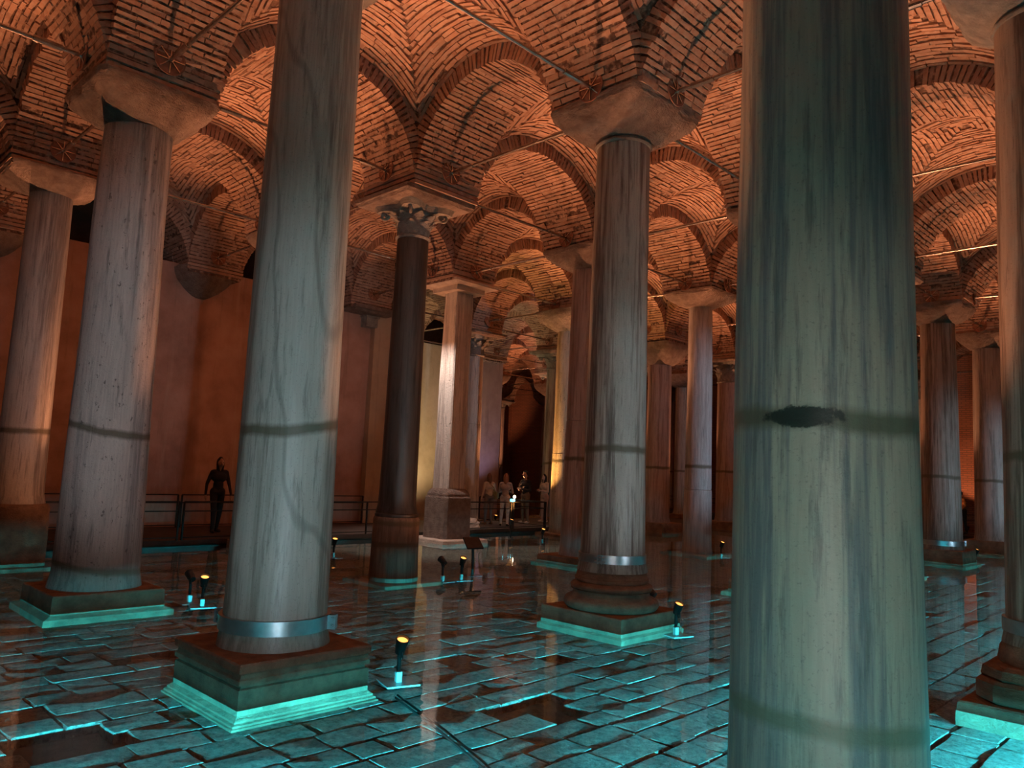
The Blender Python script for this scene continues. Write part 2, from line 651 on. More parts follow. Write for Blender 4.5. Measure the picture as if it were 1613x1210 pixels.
def web_z(xi, et):
    mn = np.minimum(np.abs(xi), np.abs(et))
    mx = np.maximum(np.abs(xi), np.abs(et))
    return (RISE + RING) * np.sqrt(1 - (KAP * mn) ** 2) + DOME * (1 - mx ** 2)


def web_body(name, ax, ay):
    n = 36
    g = np.linspace(-1.01, 1.01, n + 1)
    X, Y = np.meshgrid(g, g, indexing='ij')
    Z = web_z(X, Y)
    V = np.stack([X * ax, Y * ay, Z], -1).reshape(-1, 3)
    idx = np.arange((n + 1) ** 2).reshape(n + 1, n + 1)
    F = np.stack([idx[:-1, :-1], idx[:-1, 1:], idx[1:, 1:], idx[1:, :-1]], -1).reshape(-1, 4)
    return np_mesh(name, V, F, MORTAR, False)


def web_bricks(ax, ay, seed, joint=0.088):
    rng = np.random.default_rng(seed)
    out = []
    for side in range(4):
        along, deep = (ax, ay) if side % 2 == 0 else (ay, ax)
        sg = 1 if side < 2 else -1
        nc = int(round(deep / joint))
        for k in range(nc):
            e0 = 1 - (k + 0.85 + rng.uniform(-.08, .07)) / nc
            e1 = 1 - (k + 0.15 + rng.uniform(-.07, .08)) / nc
            lim = max(0.0, (e0 + e1) / 2 - 0.012)
            if lim < 0.03:
                continue
            # arc length table
            xs = np.linspace(-lim, lim, 61)
            zs = (RISE + RING) * np.sqrt(1 - (KAP * xs) ** 2)
            L = np.concatenate([[0], np.cumsum(np.hypot(np.diff(xs) * along, np.diff(zs)))])
            q = 0.0
            cuts = [0.0]
            q = rng.uniform(0.1, 0.36)
            while q < L[-1] - 0.08:
                cuts.append(q)
                q += rng.uniform(0.24, 0.40)
            cuts.append(L[-1])
            for c in range(len(cuts) - 1):
                if rng.random() < 0.03 or cuts[c + 1] - cuts[c] < 0.03:
                    continue
                hj = rng.choice([.0, .003, .010])
                p0, p1 = np.interp([cuts[c] + hj, cuts[c + 1] - hj], L, xs)
                off = rng.uniform(0.010, 0.036)
                vs = []
                for pp in (p0, p1):
                    for ee in (e0, e1):
                        z = (RISE + RING) * math.sqrt(1 - (KAP * pp) ** 2) + DOME * (1 - ee * ee)
                        # normal pointing down / inward
                        dzdx = (RISE + RING) * (-(KAP ** 2) * pp / math.sqrt(1 - (KAP * pp) ** 2)) / along
                        dzde = -2 * DOME * ee / deep
                        nn = np.array([dzdx, dzde, -1.0])
                        nn /= np.linalg.norm(nn)
                        for o in (off, -0.05):
                            j = rng.uniform(-.009, .009, 3)
                            P = np.array([pp * along, ee * deep, z]) + nn * o + j
                            vs.append(P)
                vs = np.array(vs)
                if side % 2 == 0:
                    vs[:, 1] *= sg
                    if sg < 0:
                        vs[:, 0] *= -1
                else:
                    vs = vs[:, [1, 0, 2]] * np.array([sg, -sg, 1])
                out.append(vs)
    return np.array(out)


def world_bricks(B, loc, rz):
    c, s = math.cos(rz), math.sin(rz)
    R = np.array([[c, -s, 0], [s, c, 0], [0, 0, 1]])
    return B @ R.T + np.array(loc)


ceiling = MB().box((-12, 15, 9.75), (64, 62, 0.3)).build('ceiling', MORTAR)
tag(ceiling, 'vaulted brick ceiling of crossing arches over the columns', 'ceiling', kind='structure')

_arch_cache, _web_cache = {}, {}
HERO = []       # candidates for single bricks: (parent, local array, world array, kind)


def in_view(pts, pad=60):
    x, y, w = project(np.array(pts))
    ok = w > 0.5
    if not ok.any():
        return False
    if (w < 0.5).any():
        return True
    return x.max() > -pad and x.min() < 1613 + pad and y.max() > -pad and y.min() < 1210 + pad


def place_arch(loc, rz, a, w, hero=False):
    key = (round(a, 2), round(w, 2))
    if key not in _arch_cache:
        Bs = [arch_bricks(a, w, 100 + k + int(a * 1000)) for k in range(3)]
        _arch_cache[key] = dict(body=arch_body('brick_arch', a, w), B=Bs, me=[bricks_mesh('arch_brickwork', b) for b in Bs])
    C = _arch_cache[key]
    o = inst('brick_arch', C['body'], ceiling, loc, rz)
    k = random.randrange(3)
    if hero:
        HERO.append(('arch', o, C['B'][k], world_bricks(C['B'][k], loc, rz)))
    else:
        tag(inst('brickwork', C['me'][k], o), kind='stuff')
    return o


def place_web(loc, ax, ay, hero=False):
    key = (round(ax, 2), round(ay, 2))
    if key not in _web_cache:
        Bs = [web_bricks(ax, ay, 300 + k + int(ax * 1000)) for k in range(3)]
        _web_cache[key] = dict(body=web_body('vault_web', ax, ay), B=Bs, me=[bricks_mesh('web_brickwork', b) for b in Bs])
    C = _web_cache[key]
    o = inst('vault_web', C['body'], ceiling, loc)
    k = random.randrange(3)
    if hero:
        HERO.append(('web', o, C['B'][k], world_bricks(C['B'][k], loc, 0)))
    else:
        tag(inst('brickwork', C['me'][k], o), kind='stuff')


def behind_wall(i, j):
    """grid points swallowed by the left walls"""
    return (j < -3 and i <= 2) or (j < -4 and i <= 4)


I0, I1, J0, J1 = -1, 7, -7, 2
hero_arch = {(1, -1, 'v'), (0, -1, 'v'), (0, 0, 'u'), (0, -1, 'u'), (1, -1, 'u'), (1, 0, 'v'), (1, 0, 'u')}
hero_web = {(0, -1), (0, -2), (0, 0), (1, -1)}
for i in range(I0, I1 + 1):
    for j in range(J0, J1 + 1):
        if behind_wall(i, j):
            continue
        x, y = gx(j), gy(i)
        # arch along X to j+1
        if j < J1:
            x2 = gx(j + 1)
            a = (x2 - x) / 2 - PIER
            pts = [(xx, y + dy, z) for xx in (x, x2) for dy in (-.7, .7) for z in (6.8, 8.8)]
            if in_view(pts):
                place_arch(((x + x2) / 2, y, ZC), 0, a, 2 * PIER - 0.01, (i, j, 'v') in hero_arch)
        if i < I1:
            y2 = gy(i + 1)
            a = SU / 2 - PIER
            pts = [(x + dx, yy, z) for yy in (y, y2) for dx in (-.7, .7) for z in (6.8, 8.8)]
            if in_view(pts):
                place_arch((x, (y + y2) / 2, ZC), math.pi / 2, a, 2 * PIER - 0.01, (i, j, 'u') in hero_arch)
        if i < I1 and j < J1:
            x2, y2 = gx(j + 1), gy(i + 1)
            pts = [(xx, yy, z) for xx in (x, x2) for yy in (y, y2) for z in (7.6, 9.0)]
            if in_view(pts):
                place_web(((x + x2) / 2, (y + y2) / 2, ZC), (x2 - x) / 2 - PIER + .005, (y2 - y) / 2 - PIER + .005, (i, j) in hero_web)

# the bricks that show largest become objects of their own, the rest of each arch or web stays one part
for kind, limit in (('arch', 300), ('web', 300)):
    cand = []
    for h, (k, o, B, W) in enumerate(HERO):
        if k != kind:
            continue
        c = W[:, [0, 2, 4, 6]].mean(1)
        px, py, w = project(c)
        q = W[:, [0, 4, 6, 2]]
        qx, qy, qw = project(q.reshape(-1, 3))
        qx, qy = qx.reshape(-1, 4), qy.reshape(-1, 4)
        area = 0.5 * ((qx[:, 2] - qx[:, 0]) * (qy[:, 3] - qy[:, 1]) - (qx[:, 3] - qx[:, 1]) * (qy[:, 2] - qy[:, 0]))
        nrm = np.cross(q[:, 1] - q[:, 0], q[:, 2] - q[:, 0])
        core = W.mean(1)
        nrm = np.where((np.einsum('ij,ij->i', nrm, c - core) < 0)[:, None], -nrm, nrm)
        facing = np.einsum('ij,ij->i', nrm, CAM - c) > 0
        for b in range(len(B)):
            hid = (425 < px[b] < 570) or (1165 < px[b] < 1430)
            if w[b] > 1 and 0 < px[b] < 1613 and 0 < py[b] < 800 and facing[b] and not hid:
                cand.append((abs(area[b]), h, b))
    cand.sort(reverse=True)
    picked = {}
    for a_, h, b in cand[:limit]:
        picked.setdefault(h, set()).add(b)
    for h, (k, o, B, W) in enumerate(HERO):
        if k != kind:
            continue
        sel = picked.get(h, set())
        rest = np.array([b for b in range(len(B)) if b not in sel])
        tag(inst('brickwork', bricks_mesh('brickwork', B[rest]), o), kind='stuff')
        for b in sorted(sel):
            inst('brick', bricks_mesh('brick', B[b:b + 1]), o)

# ------------------------------------------------------------------ walls
def wall(name, c, s, mat, label):
    o = MB().box((0, 0, 0), s).build(name, mat, loc=c)
    return tag(o, label, 'wall', kind='structure')


wall('wall_left', (-14.15, -2.5, 3.5), (0.8, 27.4, 7.1), PLASTER, 'tall reddish brown plaster wall behind the walkway')
wall('wall_left_return', (-16.3, 10.95, 3.55), (4.3, 0.5, 7.1), PLASTER_P, 'pale plaster return wall at the corner of the hall')
wall('wall_left_pilaster', (-13.7, 10.75, 3.4), (0.35, 0.9, 6.8), PLASTER_P, 'pale plaster pilaster at the end of the red plaster wall')
wall('wall_recess', (-18.95, 15.0, 3.6), (0.6, 7.6, 7.2), PLASTER_P, 'pale yellow lit plaster wall in the recess')
wall('wall_recess_end', (-18.75, 19.75, 3.6), (.95, 1.95, 7.2), PLASTER_V, 'violet grey plaster pier ending the recess wall')
wall('lunette_dark_panel', (-15.6, -2.5, 8.4), (0.3, 27.4, 2.8), DECK, 'near black panel painting the unlit space behind the arches over the plaster wall')  # dark panel painted in for the shade of an unlit bay
wall('recess_dark_panel', (-20.2, 15.6, 8.4), (0.3, 11.0, 2.8), DECK, 'near black panel painting the unlit space above the yellow lit wall')  # dark panel painted in for the unlit space over the recess
wall('wall_back', (-12, 37.7, 4.7), (52, 0.6, 9.6), BRICKWALL, 'red brick wall at the far end of the hall')
wall('wall_far_left', (-34.3, 25, 4.7), (0.6, 26, 9.6), BRICKWALL, 'dark brick wall at the end of the side aisle')

# stone bracket on the wall end and the half piers that carry the arches on the wall
for i in (0, 1):
    t = empty('wall_corbel', (-13.75, gy(i) - (0.12 if i == 1 else 0), 0))
    mb = MB()
    rr = []
    for k in range(12):
        f = k / 11
        s = math.sin(f * math.pi / 2) ** 0.75
        z = 6.22 + 0.72 * f
        hw = 0.12 + 0.62 * s
        pr = 0.05 + 0.52 * s
        ring = []
        for a in range(17):
            an = -math.pi / 2 + math.pi * a / 16
            e = 2 / (2 + 5 * f)
            cx_ = abs(math.cos(an)) ** e
            sy_ = math.copysign(abs(math.sin(an)) ** e, math.sin(an))
            ring.append((pr * cx_ - 0.02, hw * sy_, z + random.uniform(-.01, .01)))
        rr.append(ring)
    mb.rings(rr)
    mb.build('bracket', CAPSTONE, t, smooth='auto')
    tag(t, ['rough stone wall corbel at the edge of the plaster wall, beside the grey slim column',
            'rough stone wall corbel hanging on the red plaster wall',
            ][i], 'corbel', 'corbels on the plaster wall')
t = empty('wall_impost', (-13.75, gy(2), 0))
MB().box((.2, .1, 6.81), (1.0, 1.5, .11)).box((.16, .1, 6.72), (.9, 1.4, .08)).build('ledge', CAPSTONE, t)
tag(t, 'flat stone ledge carrying the brick pier at the end of the plaster wall', 'ledge')
br = MB().box((0, 0, 0), (0.3, 0.42, 0.30)).box((0.02, 0, 0.17), (0.36, 0.5, 0.06)).build('stone_bracket', CAPSTONE_D, loc=(-13.58, 10.12, 6.45))
tag(br, 'small dark stone block projecting from the wall end', 'bracket')

# ------------------------------------------------------------------ floor and water
floor = MB().box((-9, 14, -0.13), (46, 54, 0.1)).build('floor', BED)
tag(floor, 'sunken floor of worn paving stones under shallow water', 'floor', kind='structure')
stones = []
x = -13.4
row = 0
while x < 7.4:
    wd = random.uniform(0.27, 0.39)
    y = -6.0 - random.uniform(0, .5)
    while y < 30.5:
        ln = random.choice([random.uniform(0.30, 0.48), random.uniform(0.42, 0.74)])
        stones.append((x, x + wd, y, y + ln))
        y += ln
    x += wd
holes = [(-0.1, 0.45, -1.80, -1.38), (1.55, 2.25, 1.35, 1.85), (0.3, 0.9, 3.0, 3.4), (-2.2, -1.7, -0.2, 0.5)]
SV_, sel_ = [], []
for (x0, x1, y0, y1) in stones:
    cx_, cy_ = (x0 + x1) / 2, (y0 + y1) / 2
    if any(h[0] < cx_ < h[1] and h[2] < cy_ < h[3] for h in holes):
        continue
    px, py, w = project((cx_, cy_, 0))
    if w < 1.5 or px < -260 or px > 1880 or py > 1500:
        continue
    far = w > 17
    g = random.uniform(0.002, 0.010)
    zt = random.uniform(-0.0022, 0.0022) if random.random() > .09 else random.uniform(-.012, .007)
    tx, ty = random.uniform(-.004, .004), random.uniform(-.004, .004)
    bev = random.uniform(0.007, 0.018)
    j = lambda k=0.012: random.uniform(-k, k)
    base = [(x0 + g + j(), y0 + g + j()), (x1 - g + j(), y0 + g + j()), (x1 - g + j(), y1 - g + j()), (x0 + g + j(), y1 - g + j())]
    # eight point outline for worn stones
    out8 = []
    for a in range(4):
        p, q = base[a], base[(a + 1) % 4]
        out8.append(p)
        out8.append(((p[0] + q[0]) / 2 + j(.012), (p[1] + q[1]) / 2 + j(.012)))
    lo = [(px_, py_, -0.085) for px_, py_ in out8]
    mid = [(px_, py_, zt - bev * 0.8 + tx * (px_ - cx_) + ty * (py_ - cy_)) for px_, py_ in out8]
    top = []
    for px_, py_ in out8:
        qx = cx_ + (px_ - cx_) * (1 - bev * 2 / (x1 - x0))
        qy = cy_ + (py_ - cy_) * (1 - bev * 2 / (y1 - y0))
        top.append((qx, qy, zt + tx * (qx - cx_) + ty * (qy - cy_) + j(.0015)))
    vs = np.array(lo + mid + top + [(cx_, cy_, zt + random.uniform(0, .003))])
    SV_.append(vs)
    ok = 0 < px < 1613 and 0 < py < 1210 and not (1165 < px < 1445)
    sel_.append((-w if ok else -999, len(SV_) - 1))
SF = []
for k in range(8):
    b = (k + 1) % 8
    SF += [(k, b, 8 + b, 8 + k), (8 + k, 8 + b, 16 + b, 16 + k)]
for k in range(0, 8, 2):
    SF.append((24, 16 + k, 16 + k + 1, 16 + (k + 2) % 8))
SF = np.array(SF)
sel_.sort(reverse=True)
single = set(b for s_, b in sel_[:300])
for b in sorted(single):
    inst('paving_stone', np_mesh('paving_stone', SV_[b], SF, FLOORM), floor)
rest = [b for b in range(len(SV_)) if b not in single]
RV = np.concatenate([SV_[b] for b in rest])
RF = np.concatenate([SF + 25 * k for k in range(len(rest))])
tag(inst('paving', np_mesh('paving', RV, RF, FLOORM), floor), kind='stuff')

water = MB().add([(-32, -8, 0), (7.15, -8, 0), (7.15, 37.3, 0), (-32, 37.3, 0)], [(0, 1, 2, 3)]).build('water', WATER, loc=(0, 0, WATER_Z))
tag(water, 'shallow still water over the paving, mirroring the columns', 'water', kind='stuff')

# ------------------------------------------------------------------ columns
def ring_sq(cx_, cy_, half, z, e, n=48, jit=0.0, rng=None):
    """superellipse ring, e=2 circle, big e square"""
    out = []
    for a in range(n):
        an = 2 * math.pi * (a + 0.5) / n
        c, s = math.cos(an), math.sin(an)
        r = half / ((abs(c) ** e + abs(s) ** e) ** (1 / e))
        if jit:
            r += rng.uniform(-jit, jit)
        out.append((cx_ + r * c, cy_ + r * s, z + (rng.uniform(-jit, jit) * .6 if jit else 0)))
    return out


def cap_cushion(t, zn, rn, zt, mat, seed=0, bulge=0.8, ring=True):
    rng = random.Random(seed)
    rr = []
    n = 15
    for k in range(n):
        f = k / (n - 1)
        g = math.sin(f * math.pi / 2) ** bulge
        half = rn * 0.98 + (0.805 - rn) * g
        e = 2.0 + 12.0 * f ** 1.4
        rr.append(ring_sq(0, 0, half, zn + (zt - zn) * (f ** 1.0), e, 56, 0.018 if 1 < k < n - 1 else 0.006, rng))
    MB().rings(rr).build('capital', mat, t, smooth='auto')
    if ring:
        MB().lathe([(rn * .9, zn - .07), (rn + .018, zn - .065), (rn + .032, zn - .04), (rn + .018, zn - .012), (rn * .95, zn)], 44).build('neck_ring', CAPSTONE_D, t, smooth='auto')


_leaf = {}


def leaf_mesh(h, wd, out):
    key = (round(h, 2), round(wd, 2), round(out, 2))
    if key in _leaf:
        return _leaf[key]
    mb = MB()
    nu, nv = 7, 6
    V = []
    for side in (0, 1):
        for a in range(nu):
            f = a / (nu - 1)
            wf = wd * (0.75 + 0.5 * math.sin(f * math.pi * 0.8)) * (1 - 0.75 * f ** 4)
            z = h * (f - 0.35 * max(0, f - .7) ** 1.2 * 2.4)
            r = out * f ** 2.6 + 0.035
            for b in range(nv):
                g = b / (nv - 1) * 2 - 1
                lob = 1 + 0.10 * math.cos(f * 18)
                V.append((r - 0.05 * g * g - side * 0.05, wf * g * lob * .5, z))
    F = []
    for s in (0, 1):
        o = s * nu * nv
        for a in range(nu - 1):
            for b in range(nv - 1):
                q = (o + a * nv + b, o + a * nv + b + 1, o + (a + 1) * nv + b + 1, o + (a + 1) * nv + b)
                F.append(q if s == 0 else tuple(reversed(q)))
    o = nu * nv
    for a in range(nu - 1):
        F.append((a * nv, (a + 1) * nv, o + (a + 1) * nv, o + a * nv))
        F.append((a * nv + nv - 1, o + a * nv + nv - 1, o + (a + 1) * nv + nv - 1, (a + 1) * nv + nv - 1))
    for b in range(nv - 1):
        F.append(((nu - 1) * nv + b, (nu - 1) * nv + b + 1, o + (nu - 1) * nv + b + 1, o + (nu - 1) * nv + b))
    mb.add(V, F)
    _leaf[key] = mb.mesh('acanthus_leaf', CAPSTONE_D, 'auto')
    return _leaf[key]


def cap_corinth(t, zn, rn, zt, mat, ab=0.79):
    H = zt - zn
    ha = 0.13 if H > .5 else 0.10
    zb = zt - ha
    prof = [(rn, zn), (rn * 1.0, zn + .03), (rn * 1.02, zn + .4 * (zb - zn)), (rn * 1.12, zn + .75 * (zb - zn)), (rn * 1.35, zb - .03), (rn * 1.45, zb)]
    cap = MB().lathe(prof, 40).build('capital', mat, t, smooth='auto')
    # concave sided top plate of the carved bell
    rr = []
    for z, k in ((zb - .10, 1.0), (zb, 1.08)):
        ring = []
        for a in range(40):
            an = 2 * math.pi * a / 40
            q = abs(math.cos(2 * (an - math.pi / 4)))
            ring.append((k * (rn * 1.35 + .30 * q ** 3) * math.cos(an), k * (rn * 1.35 + .30 * q ** 3) * math.sin(an), z))
        rr.append(ring)
    MB().rings(rr).build('bell_top', mat, cap, smooth='auto')
    h = (zb - zn)
    for r_ in (0, 1):
        me = leaf_mesh(h * (0.50 if r_ == 0 else 0.82), rn * .80, 0.13 + .08 * r_)
        for k in range(8):
            an = 2 * math.pi * (k + .5 * r_) / 8
            inst('acanthus_leaf', me, cap, ((rn - .02) * math.cos(an), (rn - .02) * math.sin(an), zn + .02), an)
    for k in range(4):
        an = math.pi / 4 + k * math.pi / 2
        mb = MB()
        pts, rad = [], []
        for s in range(14):
            f = s / 13
            ang = f * 2.6 * math.pi
            rr_ = .085 * (1 - f * .75)
            pts.append((rn * 1.35 + .16 + rr_ * math.cos(ang + 2), 0, zb - .15 + rr_ * math.sin(ang + 2)))
            rad.append(.03)
        mb.tube(pts, rad, 7)
        o = mb.build('volute', mat, cap, smooth=True)
        o.rotation_euler = (0, 0, an)
    MB().square([(ab - .06, zb), (ab - .03, zb + .04), (ab, zb + .055), (ab, zt)]).build('abacus', CAPSTONE, t)
    MB().lathe([(rn * .9, zn - .07), (rn + .02, zn - .06), (rn + .04, zn - .03), (rn + .02, zn), (rn * .9, zn + .01)], 40).build('neck_ring', mat, t, smooth='auto')


def cap_slabs(t, zn, zt):
    MB().square([(.50, zn), (.50, zn + .13)]).build('lower_slab', SLABSTONE, t)
    MB().square([(.66, zn + .13), (.76, zn + .17), (.76, zt)]).build('abacus', SLABSTONE, t)


def shaft(t, z0, z1, rb, rt, mat, seed=0, cuts=(), wob=0.006, lip=True, name='shaft', square=None):
    """tapered shaft with slight swelling; cuts = heights of drum joints"""
    rng = random.Random(seed)
    ph = [rng.uniform(0, 6.28) for _ in range(6)]
    zs = [z0]
    n = 34
    for k in range(1, n):
        zs.append(z0 + (z1 - z0) * k / n)
    zs.append(z1)
    bounds = [z0] + list(cuts) + [z1]
    for b in range(len(bounds) - 1):
        lo, hi = bounds[b], bounds[b + 1]
        zz = [lo] + [z for z in zs if lo + .05 < z < hi - .05] + [hi]
        if b > 0: zz = [lo + .012] + zz[1:]
        rr = []
        for z in zz:
            f = (z - z0) / (z1 - z0)
            r = rb + (rt - rb) * (f ** (0.85 if rb != .452 else 0.5))
            if lip and b == 0:
                r += 0.035 * math.exp(-((z - z0) / 0.10) ** 2)
            if b > 0 or len(bounds) > 2:
                r -= 0.010 * b
                if abs(z - lo) < 1e-3 + (.013 if b else 0) or abs(z - hi) < 1e-3:
                    r -= 0.008
            ring = []
            for a in range(52):
                an = 2 * math.pi * a / 52
                w_ = wob * (math.sin(3 * an + ph[0] + z * .6) + .6 * math.sin(5 * an + ph[1] - z * 1.3) + .5 * math.sin(2 * z + ph[2] + an))
                if square:
                    e = square
                    k_ = 1 / ((abs(math.cos(an)) ** e + abs(math.sin(an)) ** e) ** (1 / e))
                    rr_ = r * k_ + w_
                else:
                    rr_ = r + w_
                ring.append((rr_ * math.cos(an), rr_ * math.sin(an), z))
            rr.append(ring)
        o = MB().rings(rr).build(name if b == len(bounds) - 2 else 'lower_drum', mat, t, smooth='auto')


def strap(t, z, r, h=.12, ang=(-2.2, .35)):
    s = MB().lathe([(r, z), (r + .016, z), (r + .016, z + h), (r, z + h)], 52).build('steel_strap', STEEL, t, smooth='auto')
    for a in ang:
        mb = MB()
        d = Vector((math.cos(a), math.sin(a), 0))
        p = Vector((-d.y, d.x, 0))
        R = Matrix(((d.x, p.x, 0), (d.y, p.y, 0), (0, 0, 1)))
        for q in (-.03, .03):
            mb.box(tuple(d * (r + .045) + p * q + Vector((0, 0, z + h / 2))), (.075, .014, h), rot=R)
        for zz in (z + h * .25, z + h * .75):
            c = d * (r + .055) + Vector((0, 0, zz))
            mb.tube([tuple(c - p * .075), tuple(c + p * .075)], .011, 8)
            for q in (-.055, .055):
                mb.tube([tuple(c + p * (q - .01)), tuple(c + p * (q + .01))], .02, 6)
        mb.build('clamp', STEEL, s)


def base_stepped(t):
    MB().square([(.67, -.09), (.67, .015), (.655, .02), (.655, .035), (.635, .045), (.635, .06), (.60, .085), (.60, .275), (.575, .285), (.575, .30),
                 (.605, .31), (.605, .345), (.59, .36), (.585, .385), (.61, .40), (.61, .455), (.60, .47)]).build('plinth', BASESTONE, t)


def base_attic(t, top=.78):
    pl = MB().square([(.69, -.09), (.69, .06), (.655, .085), (.655, .285), (.645, .30)]).build('plinth', BASESTONE, t)
    prof = [(.58, .29)]
    for k in range(9):
        a = -math.pi / 2 + math.pi * k / 8
        prof.append((.555 + .075 * math.cos(a), .37 + .075 * math.sin(a)))
    prof += [(.545, .455), (.515, .475), (.505, .50), (.515, .525), (.54, .54)]
    for k in range(7):
        a = -math.pi / 2 + math.pi * k / 6
        prof.append((.505 + .04 * math.cos(a), .58 + .04 * math.sin(a)))
    prof += [(.485, .63), (.475, .645), (.49, .655), (.49, .69), (.475, .70), (.465, top - .03), (.44, top)]
    MB().lathe(prof, 56).build('moulded_base', BASESTONE, t, smooth='auto')


def base_tiers(t):
    MB().square([(.70, -.09), (.70, .085), (.685, .20), (.67, .215)]).build('plinth', BASESTONE, t)
    MB().square([(.56, .21), (.60, .24), (.60, .38), (.57, .41)], cut=.28).build('lower_tier', BASESTONE, t)
    MB().square([(.55, .40), (.575, .43), (.56, .50), (.50, .53)], cut=.35).build('upper_tier', BASESTONE, t)
    MB().lathe([(.50, .52), (.51, .56), (.49, .66), (.46, .70)], 48).build('moulded_base', BASESTONE, t, smooth='auto')


def base_slab(t, top=.33, h=.66):
    MB().square([(h + .10, -.09), (h + .09, .075), (h + .02, .10), (h, .11), (h - .01, top - .015), (h - .02, top)]).build('plinth', BASESTONE, t)


def base_block(t):
    MB().square([(.78, -.09), (.78, .12), (.76, .2), (.74, .22)]).build('plinth', SLABSTONE, t)
    MB().square([(.47, .21), (.46, 1.26), (.44, 1.30)], cut=.16).build('pedestal', CAPSTONE, t)
    MB().square([(.42, 1.29), (.42, 1.36), (.38, 1.44), (.33, 1.50)], cut=.12).build('foot', CAPSTONE, t)


M_C3 = mat_marble('veined_pale_marble', (0.24, 0.24, 0.21), (0.37, 0.37, 0.33), (0.47, 0.48, 0.44), 3.5, .6, .42, .12, veins=.38, tilt=(.05, -.14), blotch=.22)
M_N = mat_marble('striped_grey_marble', (0.185, 0.19, 0.195), (0.27, 0.255, 0.225), (0.41, 0.375, 0.30), 6.5, .9, .40, .12, stain=2.33, tilt=(.03, .02), low=1.03, gouge=(0.08, -.44, 2.34, .19, .055), blotch=.2)
M_C2 = mat_marble('pitted_marble', (0.30, 0.28, 0.27), (0.44, 0.40, 0.38), (0.60, 0.54, 0.50), 3.0, .7, .7, .55, pits=.75, low=.62, tilt=(.15, .1))
M_C5 = mat_marble('streaked_grey_marble', (0.16, 0.13, 0.115), (0.30, 0.275, 0.25), (0.46, 0.46, 0.42), 4.5, .7, .45, .15, tilt=(-.05, .06))
M_C4 = mat_marble('dark_shaded_stone', (0.030, 0.026, 0.023), (0.05, 0.042, 0.037), (0.085, 0.075, 0.065), 4.0, .5, .38, .12, stain=0, blotch=.3)  # near black, with the column's shadow put into the stone colour
M_C4L = mat_marble('dark_pedestal_stone', (0.17, 0.12, 0.09), (0.26, 0.19, 0.145), (0.34, 0.26, 0.2), 3.0, .5, .7, .3, stain=.68, low=1.05)
M_G1 = mat_marble('grey_marble', (0.27, 0.24, 0.22), (0.40, 0.36, 0.33), (0.52, 0.48, 0.44), 4.0, .7, .55, .2)
M_G2 = mat_marble('rosy_granite', (0.30, 0.22, 0.20), (0.40, 0.31, 0.28), (0.50, 0.41, 0.38), 5.0, .5, .6, .3)
M_G3 = mat_marble('blue_grey_granite', (0.38, 0.37, 0.38), (0.47, 0.46, 0.47), (0.55, 0.54, 0.55), 14.0, .4, .6, .3, blotch=.15)
M_WH = mat_marble('white_rough_marble', (0.50, 0.44, 0.40), (0.66, 0.59, 0.53), (0.78, 0.72, 0.66), 4.0, .4, .8, .9, stain=0, pits=.3, blotch=.25)
M_OR = mat_marble('hammered_marble', (0.42, 0.34, 0.25), (0.55, 0.45, 0.33), (0.66, 0.56, 0.42), 4.0, .3, .7, 1.0, stain=2.4, pits=.7)
M_G4 = mat_marble('brown_streaked_marble', (0.15, 0.11, 0.09), (0.27, 0.215, 0.175), (0.40, 0.34, 0.295), 5.0, .8, .5, .18, tilt=(.02, .03))

lat = lambda o: o if isinstance(o, tuple) else (o * .711, o * .703)
